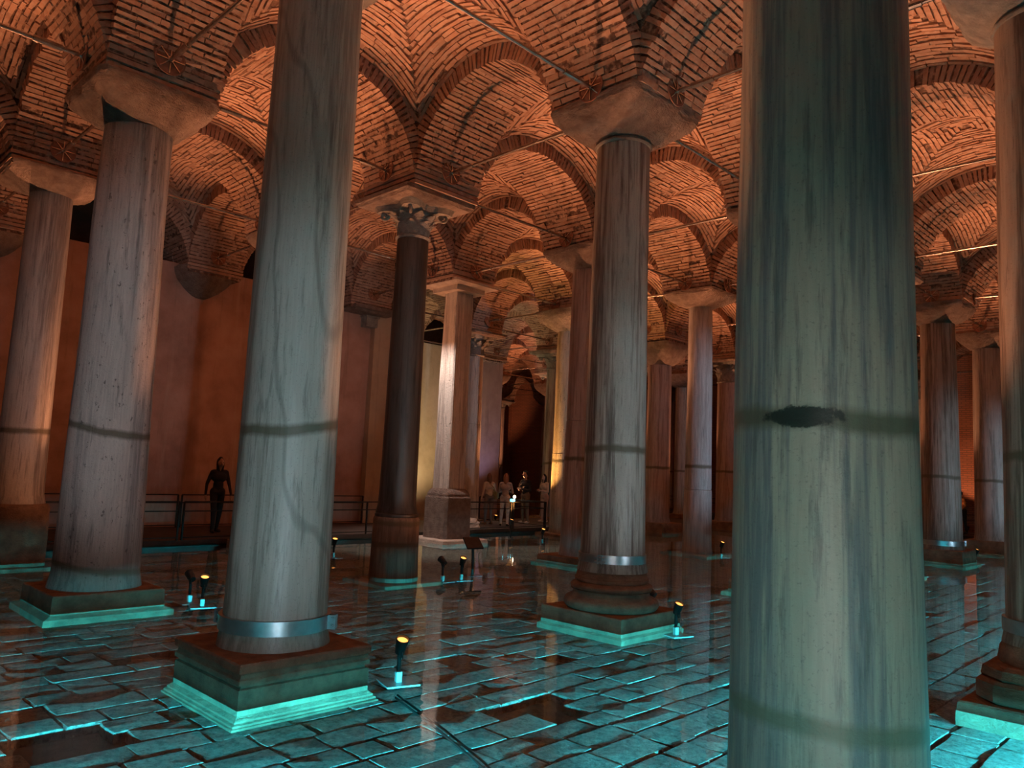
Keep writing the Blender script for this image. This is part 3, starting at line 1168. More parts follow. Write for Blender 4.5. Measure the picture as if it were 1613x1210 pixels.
# i, j, lateral offset, base, shaft z0, neck z, rb, rt, capital, material, cuts, label, short name
SPEC = [
    (0, 0, 0.0, 'stepped', .47, 6.66, .445, .385, 'cushion', M_C3, (), 'pale veined marble column strapped with steel, on a stepped moulded plinth', 'the steel strapped pale column'),
    (0, 1, (-.164, .141), 'slab', .33, 6.62, .452, .378, 'cushion', M_N, (), 'broad striped grey and cream marble column with a dark gouge', 'the broad striped column'),
    (1, 0, -.03, 'attic', .78, 6.70, .435, .372, 'cushion', M_C5, (), 'streaked grey marble column on a round moulded base with square plinth', 'the round based column'),
    (1, 1, 0.0, 'tiers', .70, 6.62, .44, .40, 'cushion', M_G4, (), 'brown streaked column on a tiered base at the bright cyan water', 'the tier based column'),
    (1, -1, -.11, 'drum', 1.22, 6.22, .335, .285, 'corinth', M_C4, (), 'dark slim column with a carved leafy capital on a round pedestal', 'the dark slim column'),
    (0, -1, -.02, 'slab', .33, 6.46, .52, .43, 'cushion', M_C2, (), 'pitted rough marble column on a plain square slab', 'the pitted rough column'),
    (0, -2, .11, 'pedestal', 1.12, 6.60, .395, .345, 'cushion', M_G1, (), 'grey slim column on a block pedestal before the plaster wall', 'the grey slim column'),
    (1, -2, 0.0, 'slab', .30, 6.60, .42, .36, 'cushion', M_G1, (), 'grey column standing behind the steel strapped pale column', 'the hidden grey column'),
    (2, -2, .10, 'block', 1.50, 6.74, .315, .285, 'slabs', M_WH, (), 'white rough squared pillar under two stone slabs', 'the white squared pillar'),
    (2, -1, 0.0, 'slab', .25, 6.66, .43, .365, 'cushion', M_G2, (3.2,), 'rosy two-drum column half hidden behind the column on the round moulded base', 'the rosy two-drum column'),
    (2, 0, 0.0, 'slab', .3, 6.62, .44, .38, 'cushion', M_G1, (), 'grey column hidden behind the broad striped column', 'the screened grey column'),
    (3, -2, -.10, 'slab', .2, 6.46, .38, .345, 'cushion', M_OR, (2.62,), 'hammered marble column glowing orange beside the walkway rail end', 'the orange hammered column'),
    (3, -1, 0.0, 'low', .06, 6.70, .385, .325, 'cushion', M_G3, (1.74,), 'blue grey granite column in two drums on a flat slab', 'the blue grey two-drum column'),
    (4, -2, .05, 'slab', .45, 6.03, .44, .415, 'tall', M_G2, (), 'short rosy granite column with a tall smooth capital', 'the short rosy column'),
    (5, -2, .02, 'slab', .4, 6.0, .42, .375, 'corinth', M_G2, (), 'brown column with a carved leafy capital beside the blue grey two-drum column', 'the brown leafy capped column'),
    (4, 0, -.09, 'slab', .45, 6.57, .50, .43, 'cushion', M_G4, (), 'brown and blue lit column with a thin steel strap on a square slab', 'the thin strapped column'),
    (5, 0, 0.0, 'slab', .5, 6.59, .46, .415, 'cushion', M_G1, (), 'grey column next to the thin strapped one, near the person in orange', 'the grey back column'),
    (3, -3, .12, 'slab', .3, 6.1, .36, .30, 'corinth', M_WH, (3.6,), 'slim pale column with leafy capital behind the white squared pillar', 'the slim pale leafy column'),
    (4, -3, -.25, 'slab', .3, 6.2, .40, .345, 'corinth', M_C5, (), 'grey column with leafy capital beside the orange lit hammered column', 'the grey leafy column'),
    (6, -3, -.40, 'slab', .3, 6.45, .40, .38, 'cushion', M_G1, (), 'plain column between the short rosy and the blue grey two-drum columns', 'the plain column in the back'),
    (7, -1, -.32, 'slab', .3, 6.1, .32, .28, 'corinth', M_WH, (), 'slim white lit column before the far brick wall', 'the slim white lit column'),
]
special = {(s[0], s[1]) for s in SPEC}
for i in range(0, 8):
    for j in range(-7, 1):
        if (i, j) in special or behind_wall(i, j) or (j == -3 and i <= 2) or (j == -4 and i <= 4):
            continue
        px, py, w = project((gx(j), gy(i), 4))
        if -60 < px < 1680:
            SPEC.append((i, j, 0, 'slab', .3, 6.4, .42, .37, random.choice(['cushion', 'cushion', 'corinth']), random.choice([M_G1, M_G2, M_C5]), (), None, None))
SHORT = {}
CAPZ = {}
for n_, (i, j, o_, base, z0, zn, rb, rt, cap, mat, cuts, label, short) in enumerate(SPEC):
    dx, dy = lat(o_)
    t = empty('marble_column', (gx(j) + dx, gy(i) + dy, 0))
    tag(t, label or 'dim stone column far back in the rows of columns', 'column', 'columns of the cistern hall' if label else 'dim columns in the far rows')
    if short:
        SHORT[(i, j)] = short
    if base == 'stepped': base_stepped(t)
    elif base == 'attic': base_attic(t)
    elif base == 'tiers': base_tiers(t)
    elif base == 'block': base_block(t)
    elif base == 'slab': base_slab(t, z0, .66 if rb > .4 else .58)
    elif base == 'low': base_slab(t, z0, .62)
    elif base == 'drum':
        MB().square([(.62, -.09), (.62, .05), (.60, .06)]).build('plinth', BASESTONE, t)
        MB().lathe([(.44, .05), (.43, .12), (.415, .5), (.405, 1.12), (.39, 1.15)], 48).build('pedestal', M_C4L, t, smooth='auto')
        MB().lathe([(.36, 1.14), (.385, 1.16), (.385, 1.20), (.35, 1.225)], 48).build('base_ring', M_C4, t, smooth='auto')
    elif base == 'pedestal':
        MB().square([(.60, -.09), (.60, .06), (.58, .07)]).build('plinth', BASESTONE, t)
        MB().square([(.43, .06), (.43, .55), (.42, 1.08), (.40, 1.12)], cut=.12).build('pedestal', BASESTONE, t)
    sq = 14.0 if cap == 'slabs' else None
    shaft(t, z0, zn, rb, rt, mat, seed=n_, cuts=cuts, wob=.010 if mat in (M_C2, M_WH) else .004, lip=cap != 'slabs', square=sq)
    capz = {'cushion': {(0, -1): 6.92, (0, -2): 6.92, (1, 0): 7.14}.get((i, j), 7.08), 'tall': 6.9, 'corinth': 6.88, 'slabs': 6.98}[cap]
    CAPZ[(i, j)] = capz
    if cap == 'cushion':
        cap_cushion(t, zn, rt, capz, CAPSTONE if (i, j) not in ((1, 1), (0, 0)) else CAPSTONE_D, n_, {(1, 0): .85, (0, -1): 1.0, (0, -2): 1.0}.get((i, j), .85), ring=(i, j) in ((1, 0), (0, 0), (1, 1), (0, 1)))
    elif cap == 'tall':
        cap_cushion(t, zn, rt, 6.80, CAPSTONE, n_, .6, False)
        MB().square([(.64, 6.79), (.64, 6.9)]).build('abacus', CAPSTONE_D, t)
    elif cap == 'corinth':
        cap_corinth(t, zn, rt, 6.88, CAPSTONE_D)
    elif cap == 'slabs':
        cap_slabs(t, zn, 6.98)
    if (i, j) == (0, 0): strap(t, .60, .462, .12, (-2.45, .75))
    if (i, j) == (1, 0): strap(t, .90, .437, .11, (-1.25,))
    if (i, j) == (1, 1): strap(t, .80, .452, .12, (-.3,))
    if (i, j) == (4, 0): strap(t, .55, .515, .13, (.6,))

# brick courses between each capital and the arches
for i in range(I0, I1 + 1):
    for j in range(J0, J1 + 1):
        if behind_wall(i, j) or not in_view([(gx(j), gy(i), 6.9)], 200):
            continue
        z = CAPZ.get((i, j), 6.84)
        MB().box((gx(j), gy(i), (z - .06 + ZC + .36) / 2), (1.41, 1.41, ZC + .42 - z)).build('pier_core', MORTAR, ceiling)
        z += .01
        while z < ZC + CUT + .05:
            h = 2 * random.uniform(.732, .756)
            MB().box((gx(j) + random.uniform(-.006, .006), gy(i), z + .03), (h, 2 * random.uniform(.732, .756), .062)).build('brick_course', BRICK, ceiling)
            z += .088

# ------------------------------------------------------------------ tie rods
plate_me = MB().lathe([(.0, 0), (.195, 0), (.205, .008), (.205, .022), (.185, .022), (.18, .014), (.0, .014)], 32, cap0=False, cap1=False).mesh('anchor_plate', RUST, 'auto')
_mb = MB()
for k in range(8):
    a = k * math.pi / 4
    _mb.box((.11 * math.cos(a), .11 * math.sin(a), .022), (.15, .012, .022), rz=a)
_mb.lathe([(.0, .01), (.042, .01), (.042, .05), (.0, .05)], 10, cap0=False, cap1=False)
spoke_me = _mb.mesh('spokes', RODM)
_rods = {}


def rod_meshes(L):
    key = round(L, 2)
    if key not in _rods:
        _rods[key] = MB().tube([(-L / 2, 0, 0), (L / 2, 0, 0)], .027, 10).mesh('rod', RODM, 'auto')
    return _rods[key]


sleeve_me = MB().tube([(-.17, 0, 0), (-.165, 0, 0), (.165, 0, 0), (.17, 0, 0)], [.03, .042, .042, .03], 10).mesh('sleeve', RODM, 'auto')


def tie(p0, p1, label, group=None, plates=(True, True)):
    p0, p1 = Vector(p0), Vector(p1)
    L = (p1 - p0).length
    rz = math.atan2(p1.y - p0.y, p1.x - p0.x)
    t = empty('tie_rod', (p0 + p1) / 2, rz)
    tag(t, label, 'tie rod', group or 'iron tie rods between the arches')
    inst('rod', rod_meshes(L), t)
    for s, on in ((-1, plates[0]), (1, plates[1])):
        if not on:
            continue
        pl = inst('anchor_plate', plate_me, t, (s * (L / 2 - .0), 0, 0))
        pl.rotation_euler = (0, -s * math.pi / 2, 0)
        inst('spokes', spoke_me, pl)
        inst('sleeve', sleeve_me, t, (s * (L / 2 - .42), 0, 0))


PF = 0.81      # pier face at rod height (arch already springs out a little)
for i in range(I0, I1 + 1):
    for j in range(J0, J1 + 1):
        if behind_wall(i, j):
            continue
        x, y = gx(j), gy(i)
        if j < J1 and not behind_wall(i, j + 1):
            a, b = (x + PF, y, ROD_Z), (gx(j + 1) - PF, y, ROD_Z)
            if in_view([a, b], 0) and not (i <= 2 and j < -3):
                n1, n2 = SHORT.get((i, j)), SHORT.get((i, j + 1))
                if j == -3 and i <= 2: n1 = ['the edge wall corbel', 'the hanging wall corbel', 'the end wall corbel'][i] if i >= 0 else None
                lab = f'iron tie rod from {n1} to {n2}' if n1 and n2 else (f'iron tie rod from {n1} toward the visitor walkway side' if n1 else (f'iron tie rod to {n2} from the plaster wall side' if n2 else None))
                tie(a, b, lab or 'thin iron tie rod in the dim far bays', None if lab else 'tie rods in the far bays')
        if i < I1 and not behind_wall(i + 1, j) and not (j == -3 and i < 2):
            a, b = (x, y + PF, ROD_Z), (x, gy(i + 1) - PF, ROD_Z)
            if in_view([a, b], 0):
                n1, n2 = SHORT.get((i, j)), SHORT.get((i + 1, j))
                lab = f'iron tie rod between {n1} and {n2}' if n1 and n2 else (f'iron tie rod from {n1} toward the far brick wall' if n1 else (f'iron tie rod to {n2} from the bay before it' if n2 else None))
                tie(a, b, lab or 'thin iron tie rod in the dim far bays', None if lab else 'tie rods in the far bays')


# ------------------------------------------------------------------ lamps
def spot(name, parent, loc, direction, energy, color, angle, blend, radius):
    ld = bpy.data.lights.new(name, 'SPOT')
    ld.energy = energy
    ld.color = color
    ld.spot_size = math.radians(angle)
    ld.spot_blend = blend
    ld.shadow_soft_size = radius
    o = bpy.data.objects.new(name, ld)
    link(o)
    o.parent = parent
    o.location = loc
    o.rotation_euler = Vector(direction).to_track_quat('-Z', 'Y').to_euler()
    return o


_lampme = {}


def uplight(x, y, rz, tilt, label, group='warm floor uplights', energy=WARM_W, lit=True, ang=66):
    t = empty('floor_uplight', (x, y, 0), rz)
    tag(t, label, 'lamp', group)
    if not _lampme:
        _lampme['base_plate'] = MB().box((0, 0, .030), (.32, .32, .014)).mesh('base_plate', PLATEM)
        _lampme['socket'] = MB().box((0, 0, .085), (.052, .052, .10)).mesh('socket', PLATEM)
        _lampme['pole'] = MB().tube([(0, 0, .12), (0, 0, .27), (.008, 0, .30), (.03, 0, .335)], .021, 10).mesh('pole', BLACK, 'auto')
        _lampme['head'] = MB().lathe([(.02, -.115), (.045, -.11), (.05, -.06), (.054, -.05), (.056, 0), (.062, .035), (.062, .045), (.055, .045), (.054, .02), (0, .018)], 24, cap0=True, cap1=False).mesh('head', BLACK, 'auto')
        _lampme['lens'] = MB().lathe([(0, .021), (.054, .021)], 24, cap0=False, cap1=False).mesh('lens', LENS)
        _lampme['cable'] = MB().tube([(.0, .02, -.11), (.045, .025, -.15), (.075, .01, -.115), (.06, 0, -.06)], .007, 6).mesh('cable', BLACK, True)
    for k in ('base_plate', 'socket', 'pole'):
        inst(k, _lampme[k], t)
    h = inst('head', _lampme['head'], t, (.045, 0, .40))
    h.rotation_euler = (0, tilt, 0)
    inst('cable', _lampme['cable'], h)
    inst('lens', _lampme['lens'], h)
    if lit:
        spot('uplight_beam', h, (0, 0, .05), (0, 0, 1), energy, WARM, ang, .45, .03)
    return t


def hooded(x, y, az, label, power=1.0):
    """underwater floodlight under an added flat hood, so that its beam stays below the water line"""
    t = empty('underwater_floodlight', (x, y, 0), az)
    tag(t, label, 'lamp', 'underwater floodlights along the walkway')
    MB().box((.0, 0, .05), (.10, .26, .07)).build('housing', BLACK, t)
    MB().box((.13, 0, .122), (.40, .36, .005)).build('hood', BLACK, t)  # added baffle, keeps the cyan light off everything above the water
    MB().box((.054, 0, .06), (.006, .22, .05)).build('lens', LENS_C, t)
    spot('cyan_beam', t, (.075, 0, .112), (1, 0, -.02), CYAN_W * power, CYAN, 150, .4, .006)
    return t


LAMPS = [
    (.40, 1.09, -.3, .45, 'floor uplight on a square plate between the stepped plinth and the cyan paving'),
    (-4.13, 1.21, -.3, .45, 'floor uplight near the slab of the pitted rough column'),
    (-4.25, 6.05, -.3, .45, 'floor uplight in the dark water beside the round pedestal and the lectern'),
    (-8.09, 5.81, -.3, .45, 'floor uplight in front of the railing and plaster wall'),
    (-8.49, 12.93, -.3, .45, 'floor uplight close to the end of the railing by the orange lit column'),
    (.76, 5.28, -.3, .45, 'floor uplight behind the corner of the plinth under the round moulded base'),
    (-3.93, 14.82, -.3, .45, 'floor uplight at the slab of the blue grey two-drum column'),
]
for L in LAMPS:
    uplight(*L)
for x, y in ((-4.5, 1.19), (-4.27, 5.62), (-.1, 6.0)):
    uplight(x, y, math.pi, 1.05, {-4.5: 'dark back of an uplight turned away near the pitted rough column', -4.27: 'dark back of an uplight turned away near the round pedestal',
                                  -.1: 'dark back of an uplight turned away behind the round moulded base'}[x], 'uplights turned away', WARM_W * .12, True, 60)
for x_, y_, a_ in ((-22.2, 22.5, -.3), (-26.6, 27.0, -.3), (-21.0, 28.0, -.3), (-29.0, 31.0, 2.7)):  # unseen lamps added to light the side aisle and its end wall
    uplight(x_, y_, a_, .3 if a_ < 0 else .75, 'added warm floor uplight deep in the side aisle', 'added warm floor uplights deep in the side aisle', WARM_W * .8)
for x_ in (-3.2, -8.4, -13.6, -18.6, -23.5):  # unseen lamps added to brighten the far brick wall
    uplight(x_, 34.9, math.pi / 2, .60, 'added warm floor uplight at the foot of the far brick wall', 'added warm floor uplights at the far brick wall', WARM_W * .35)
uplight(-4.3, 30.2, 1.25, .75, 'added warm floor uplight before the walkway by the far brick wall', 'added warm floor uplights at the far brick wall', WARM_W * .25)  # unseen lamp added to light the person in orange and the wall
uplight(-13.15, .55, .0, .5, 'warm uplight at the foot of the plaster wall behind the grey slim column', energy=WARM_W * 1.1)
uplight(-13.15, 6.9, .0, .5, 'added warm uplight at the foot of the plaster wall hidden behind the steel strapped pale column', energy=WARM_W * 1.1)  # unseen lamp added to brighten the bays along the plaster wall
for i in range(-1, 7):
    for j in range(-5, 2):
        x, y = gx(j) + .45, gy(i) + 1.1
        if any(math.hypot(x - L[0], y - L[1]) < 2.3 for L in LAMPS) or (j <= -3 and i <= 2) or (j <= -4 and i <= 4) or x > 6:
            continue
        if i == 0 and j == 1 or y > 30:
            continue
        nm = SHORT.get((i, j))
        uplight(x, y, -.3, .42, f'warm floor uplight just behind {nm}' if nm else 'warm floor uplight among the far columns', 'warm floor uplights among the far columns')

# visitor walkway behind and beside the camera with its lamps
wk = MB().box((8.7, 12, .19), (3.0, 44, .12)).box((6.9, -6.0, .19), (3.2, 6.0, .12)).build('walkway', DECK)
tag(wk, 'dark visitor walkway at the near side of the water', 'walkway', kind='structure')
for k, y in enumerate((-.6, 1.6, 4.2, 7.4, 11.0, 15.0, 20.0)):
    hooded(6.95, y, math.pi + (.25 if k == 0 else 0), 'cyan underwater floodlight under the edge of the visitor walkway', 1.0 if y < 6 else .4)
for k, (x, y, az) in enumerate(((5.15, -2.95, math.radians(118)), (5.05, -5.2, math.radians(160)))):
    hooded(x, y, az, 'cyan underwater floodlight at the corner of the visitor platform')


def added_column_spot(x, y, z, target, energy, label, ang=30, col=BLUE):  # unseen spotlights added to light the column shafts
    t = empty('added_spotlight', (x, y, 0))
    tag(t, label, 'lamp', 'added unseen spotlights on the walkway')
    d = (Vector(target) - Vector((x, y, z))).normalized()
    MB().tube([(0, 0, .25), (0, 0, z - .06)], .016, 8).build('post', BLACK, t)
    a, b = d * -.09, d * .05
    h = MB().tube([tuple(Vector((0, 0, z)) + a), tuple(Vector((0, 0, z)) + b)], [.04, .055], 14).build('head', BLACK, t)
    MB().tube([tuple(Vector((0, 0, z)) + d * .05), tuple(Vector((0, 0, z)) + d * .054)], .048, 14).build('lens', LENS_B, t)
    spot('spot_beam', t, tuple(Vector((0, 0, z)) + d * .08), d, energy, col, ang, .8, .05)


added_column_spot(7.45, -3.3, .55, (0.0, 0.0, 2.3), BLUE_W * 3.0, 'added blue white spotlight aimed at the steel strapped pale column', 34, (.74, .90, 1.0))
added_column_spot(8.6, -6.2, .60, (4.8, 0.14, 1.1), BLUE_W * 2.0, 'added warm white spotlight aimed at the broad striped column', 40, (1.0, .90, .86))  # added to neutralise the cyan bounce on this shaft
added_column_spot(7.45, 3.6, .55, (0.0, 4.94, 2.6), BLUE_W * 2.0, 'added blue white spotlight aimed at the column on the round moulded base', 30, (.75, .9, 1.0))
added_column_spot(7.45, 6.3, .55, (4.96, 4.94, 2.6), BLUE_W * .35, 'added blue white spotlight aimed at the column on the tiered base', 60)
added_column_spot(7.45, 12.5, .55, (-4.64, 14.82, 3.4), BLUE_W * 8, 'added blue white spotlight aimed at the blue grey two-drum column', 26)
added_column_spot(7.45, 16.5, .55, (-.1, 19.8, 2.6), BLUE_W * 3.2, 'added blue white spotlight aimed at the thin strapped column', 34)
added_column_spot(7.45, 21.5, .55, (0, 24.7, 2.6), BLUE_W * 3.2, 'added blue white spotlight aimed at the grey column near the person in orange', 34)

added_column_spot(5.6, -6.4, .60, (-4.6, 0, 3.2), BLUE_W * 2.2, 'added blue white spotlight aimed at the pitted rough column', 26, (.80, .9, 1.0))

# white accent lamps high on the tie rods
def accent(x, y, z, target, energy, col, label, ang=70, lens=LENS_W, hang=None):
    t = empty('accent_lamp', (x, y, z))
    tag(t, label, 'lamp', 'accent lamps')
    d = Vector(target).normalized()
    MB().tube([tuple(d * -.12), tuple(d * .05)], [.04, .06], 14).build('head', BLACK, t)
    MB().tube([tuple(d * .05), tuple(d * .055)], .054, 14).build('lens', lens, t)
    if hang:
        MB().box((0, 0, (hang - z) / 2 - .015), (.025, .025, hang - z - .03)).build('bracket', BLACK, t)
    else:
        g_ = .25 if (-13.9 < x < -10.65 or y > 31) else -.08
        MB().box((0, 0, (g_ - z) / 2), (.03, .03, z - g_)).box((0, 0, g_ + .01 - z), (.2, .2, .02)).build('stand', BLACK, t)
    spot('accent_beam', t, tuple(d * .08), d, energy, col, ang, .6, .04)


accent(-9.28, 7.90, 7.06, (.02, .48, -1.6), 900, (1, .80, .70), 'small white accent lamp on the rod facing the white squared pillar', 62, hang=ROD_Z)
accent(-13.917, 15.75, 6.97, (.35, -.55, -.75), 520, (1, .9, .75), 'glowing white accent lamp by the slim pale leafy column', 90, hang=ROD_Z)
accent(-16.2, 13.2, .45, (-.75, .55, 1.2), 1300, (1, .72, .36), 'warm wall washer lamp lighting the pale recess wall', 110)
accent(-5.6, 33.6, .5, (.1, .6, 2.0), 160, (1, .9, .8), 'white accent lamp lighting the slim white column', 50)
accent(-10.3, 13.5, .50, (.36, .46, 1.9), 1000, (1, .48, .13), 'orange accent lamp at the foot of the hammered column', 70, LENS)
accent(-16.6, 18.4, .45, (-.5, .35, 1.4), 150, (.75, .6, 1.0), 'violet accent lamp before the violet grey pier', 80, LENS_B)

# ------------------------------------------------------------------ far walkways and railings
w2 = MB().box((-12.05, -.5, .20), (3.3, 25.0, .10)).box((-12.05, -.5, .07), (3.2, 25.0, .16)).box((-12.3, 19.0, .20), (3.4, 14.0, .10)).box((-12.3, 19, .07), (3.3, 14.0, .16)).build('walkway', DECK)
tag(w2, 'dark raised walkway along the red plaster wall', 'walkway', kind='structure')
w3 = MB().box((-9, 32.6, .20), (30, 3.2, .10)).box((-9, 32.6, .07), (30, 3.1, .16)).build('walkway', DECK)
tag(w3, 'dark raised walkway before the far brick wall', 'walkway', kind='structure')


def railing(p0, p1, label, posts, h=.82, z=.25):
    p0, p1 = Vector((*p0, z)), Vector((*p1, z))
    L = (p1 - p0).length
    rz = math.atan2(p1.y - p0.y, p1.x - p0.x)
    t = empty('metal_railing', p0, rz)
    tag(t, label, 'railing', 'dark metal railings of the walkways')
    MB().box((L / 2, 0, h), (L, .04, .03)).build('top_rail', RAILM, t)
    MB().box((L / 2, 0, h - .20), (L, .03, .025)).build('middle_rail', RAILM, t)
    MB().box((L / 2, 0, .06), (L, .03, .02)).build('bottom_rail', RAILM, t)
    for k in range(posts):
        MB().box((L * k / (posts - 1), 0, h / 2), (.035, .035, h)).build('post', RAILM, t)


yy = [-6.2, -3.0, .25, 3.35]
railing((-10.42, -2.9), (-10.42, .2), 'metal railing panel behind the grey slim column', 2)
railing((-10.42, .3), (-10.42, 3.40), 'metal railing panel in front of the red plaster wall', 2)
railing((-10.42, 3.50), (-10.42, 6.6), 'metal railing panel at the dark walking figure', 2)
railing((-10.42, 6.7), (-10.42, 9.8), 'metal railing panel beside the dark slim column', 3)
railing((-10.42, 11.75), (-10.42, 13.6), 'metal railing panel in front of the woman in white trousers', 2)
railing((-10.42, 13.7), (-10.42, 15.2), 'metal railing panel ending at the hammered column', 2)
railing((-13.45, -3.0), (-13.45, 4.6), 'back metal railing along the red plaster wall', 4)
railing((-13.45, 4.7), (-13.45, 10.2), 'back metal railing up to the pale pilaster', 3)
railing((-10.52, 15.25), (-13.6, 15.25), 'metal railing crossing the walkway behind the visitors', 3)
railing((-16.0, 31.0), (-10.0, 31.0), 'metal railing of the walkway before the brick wall behind the rosy column', 6)
railing((-9.8, 31.0), (-1.0, 31.0), 'metal railing of the walkway before the brick wall behind the strapped column', 6)

# lectern sign in the water
t = empty('sign_lectern', (-4.68, 6.72, 0), YAW + .5)
tag(t, 'slanted dark information lectern on a post in the water', 'sign')
MB().tube([(0, 0, 0), (0, 0, .35), (.0, .03, .55)], .026, 10).build('post', BLACK, t, smooth='auto')
MB().box((0, .02, .62), (.34, .30, .03), rot=Matrix.Rotation(math.radians(38), 3, 'X')).build('panel', BLACK, t)
MB().box((0, .0, .01), (.3, .3, .02)).build('base_plate', BLACK, t)

# cables on the floor
for q in (0, 1):
    o_ = .05 * q
    pts = [(.70 + o_, .86 - .3 * q * .2, .022), (.91, .80 - o_, .022), (1.66, .59 - o_, .022), (2.31, .38 - o_, .022), (3.0, .10 - o_, .022), (3.9, -.5 - o_, .022)]
    c = MB().tube(pts, .010, 8).build('floor_cable', BLACK, smooth=True)
    tag(c, 'dark cable lying on the paving beside the stepped plinth', 'cable', 'cables on the paving')

# pale stone chunk on the walkway
rng_ = random.Random(5)
rr = []
for k in range(6):
    f = k / 5
    rr.append(ring_sq(0, 0, .30 - .08 * f * f, .25 + .30 * f, 4, 16, .025, rng_))
o = MB().rings(rr).build('stone_block', SLABSTONE, loc=(-11.0, 12.2, 0))
o.scale = (1, 1.7, 1)
tag(o, 'rough pale stone block behind the railing', 'stone')

# lit display desk
t = empty('display_desk', (-11.75, 14.85, .25), YAW)
tag(t, 'small display desk with a glowing cyan screen', 'desk')
MB().box((0, 0, .38), (.10, .10, .76)).build('stand', BLACK, t)
MB().box((0, 0, .78), (.42, .26, .03), rot=Matrix.Rotation(.4, 3, 'X')).build('top', BLACK, t)
MB().box((0, -.01, .80), (.38, .22, .006), rot=Matrix.Rotation(.4, 3, 'X')).build('screen', SCREEN, t)
MB().lathe([(.0, .86), (.035, .88), (.05, .92), (.035, .96), (0, .98)], 12, c=(.17, .1)).build('lamp_bulb', BADGE, t, smooth=True)

# ------------------------------------------------------------------ people
SKIN = plain('skin', (0.52, 0.33, 0.24), .55, 0, 0, .08, 6)


def cloth(name, col):
    return plain(name, col, .85, 0, .15, .18, 9)


_cl = {}


def C_(name, col):
    if name not in _cl:
        _cl[name] = cloth(name, col)
    return _cl[name]


def capsule(mb, a, b, r0, r1, seg=12):
    a, b = Vector(a), Vector(b)
    d = (b - a)
    L = d.length
    d = d / L if L else Vector((0, 0, 1))
    pts, rad = [], []
    for k in range(5):
        q = math.pi / 2 * (1 - k / 4)
        pts.append(a - d * r0 * math.sin(q)); rad.append(max(.0015, r0 * math.cos(q)))
    for k in range(5):
        q = math.pi / 2 * k / 4
        pts.append(b + d * r1 * math.sin(q)); rad.append(max(.0015, r1 * math.cos(q)))
    up = Vector((0, 0, 1)) if abs(d.z) < .9 else Vector((1, 0, 0))
    x_ = d.cross(up).normalized(); y_ = d.cross(x_)
    rr = [[tuple(p + r * (math.cos(2 * math.pi * s / seg) * x_ + math.sin(2 * math.pi * s / seg) * y_)) for s in range(seg)] for p, r in zip(pts, rad)]
    mb.rings(rr)


def ellipsoid(mb, c, r, seg=16, rg=10):
    rr = []
    for k in range(rg + 1):
        q = math.pi * k / rg
        s = max(.02, math.sin(q))
        rr.append([(c[0] + r[0] * s * math.cos(2 * math.pi * a / seg), c[1] + r[1] * s * math.sin(2 * math.pi * a / seg), c[2] - r[2] * math.cos(q)) for a in range(seg)])
    mb.rings(rr)


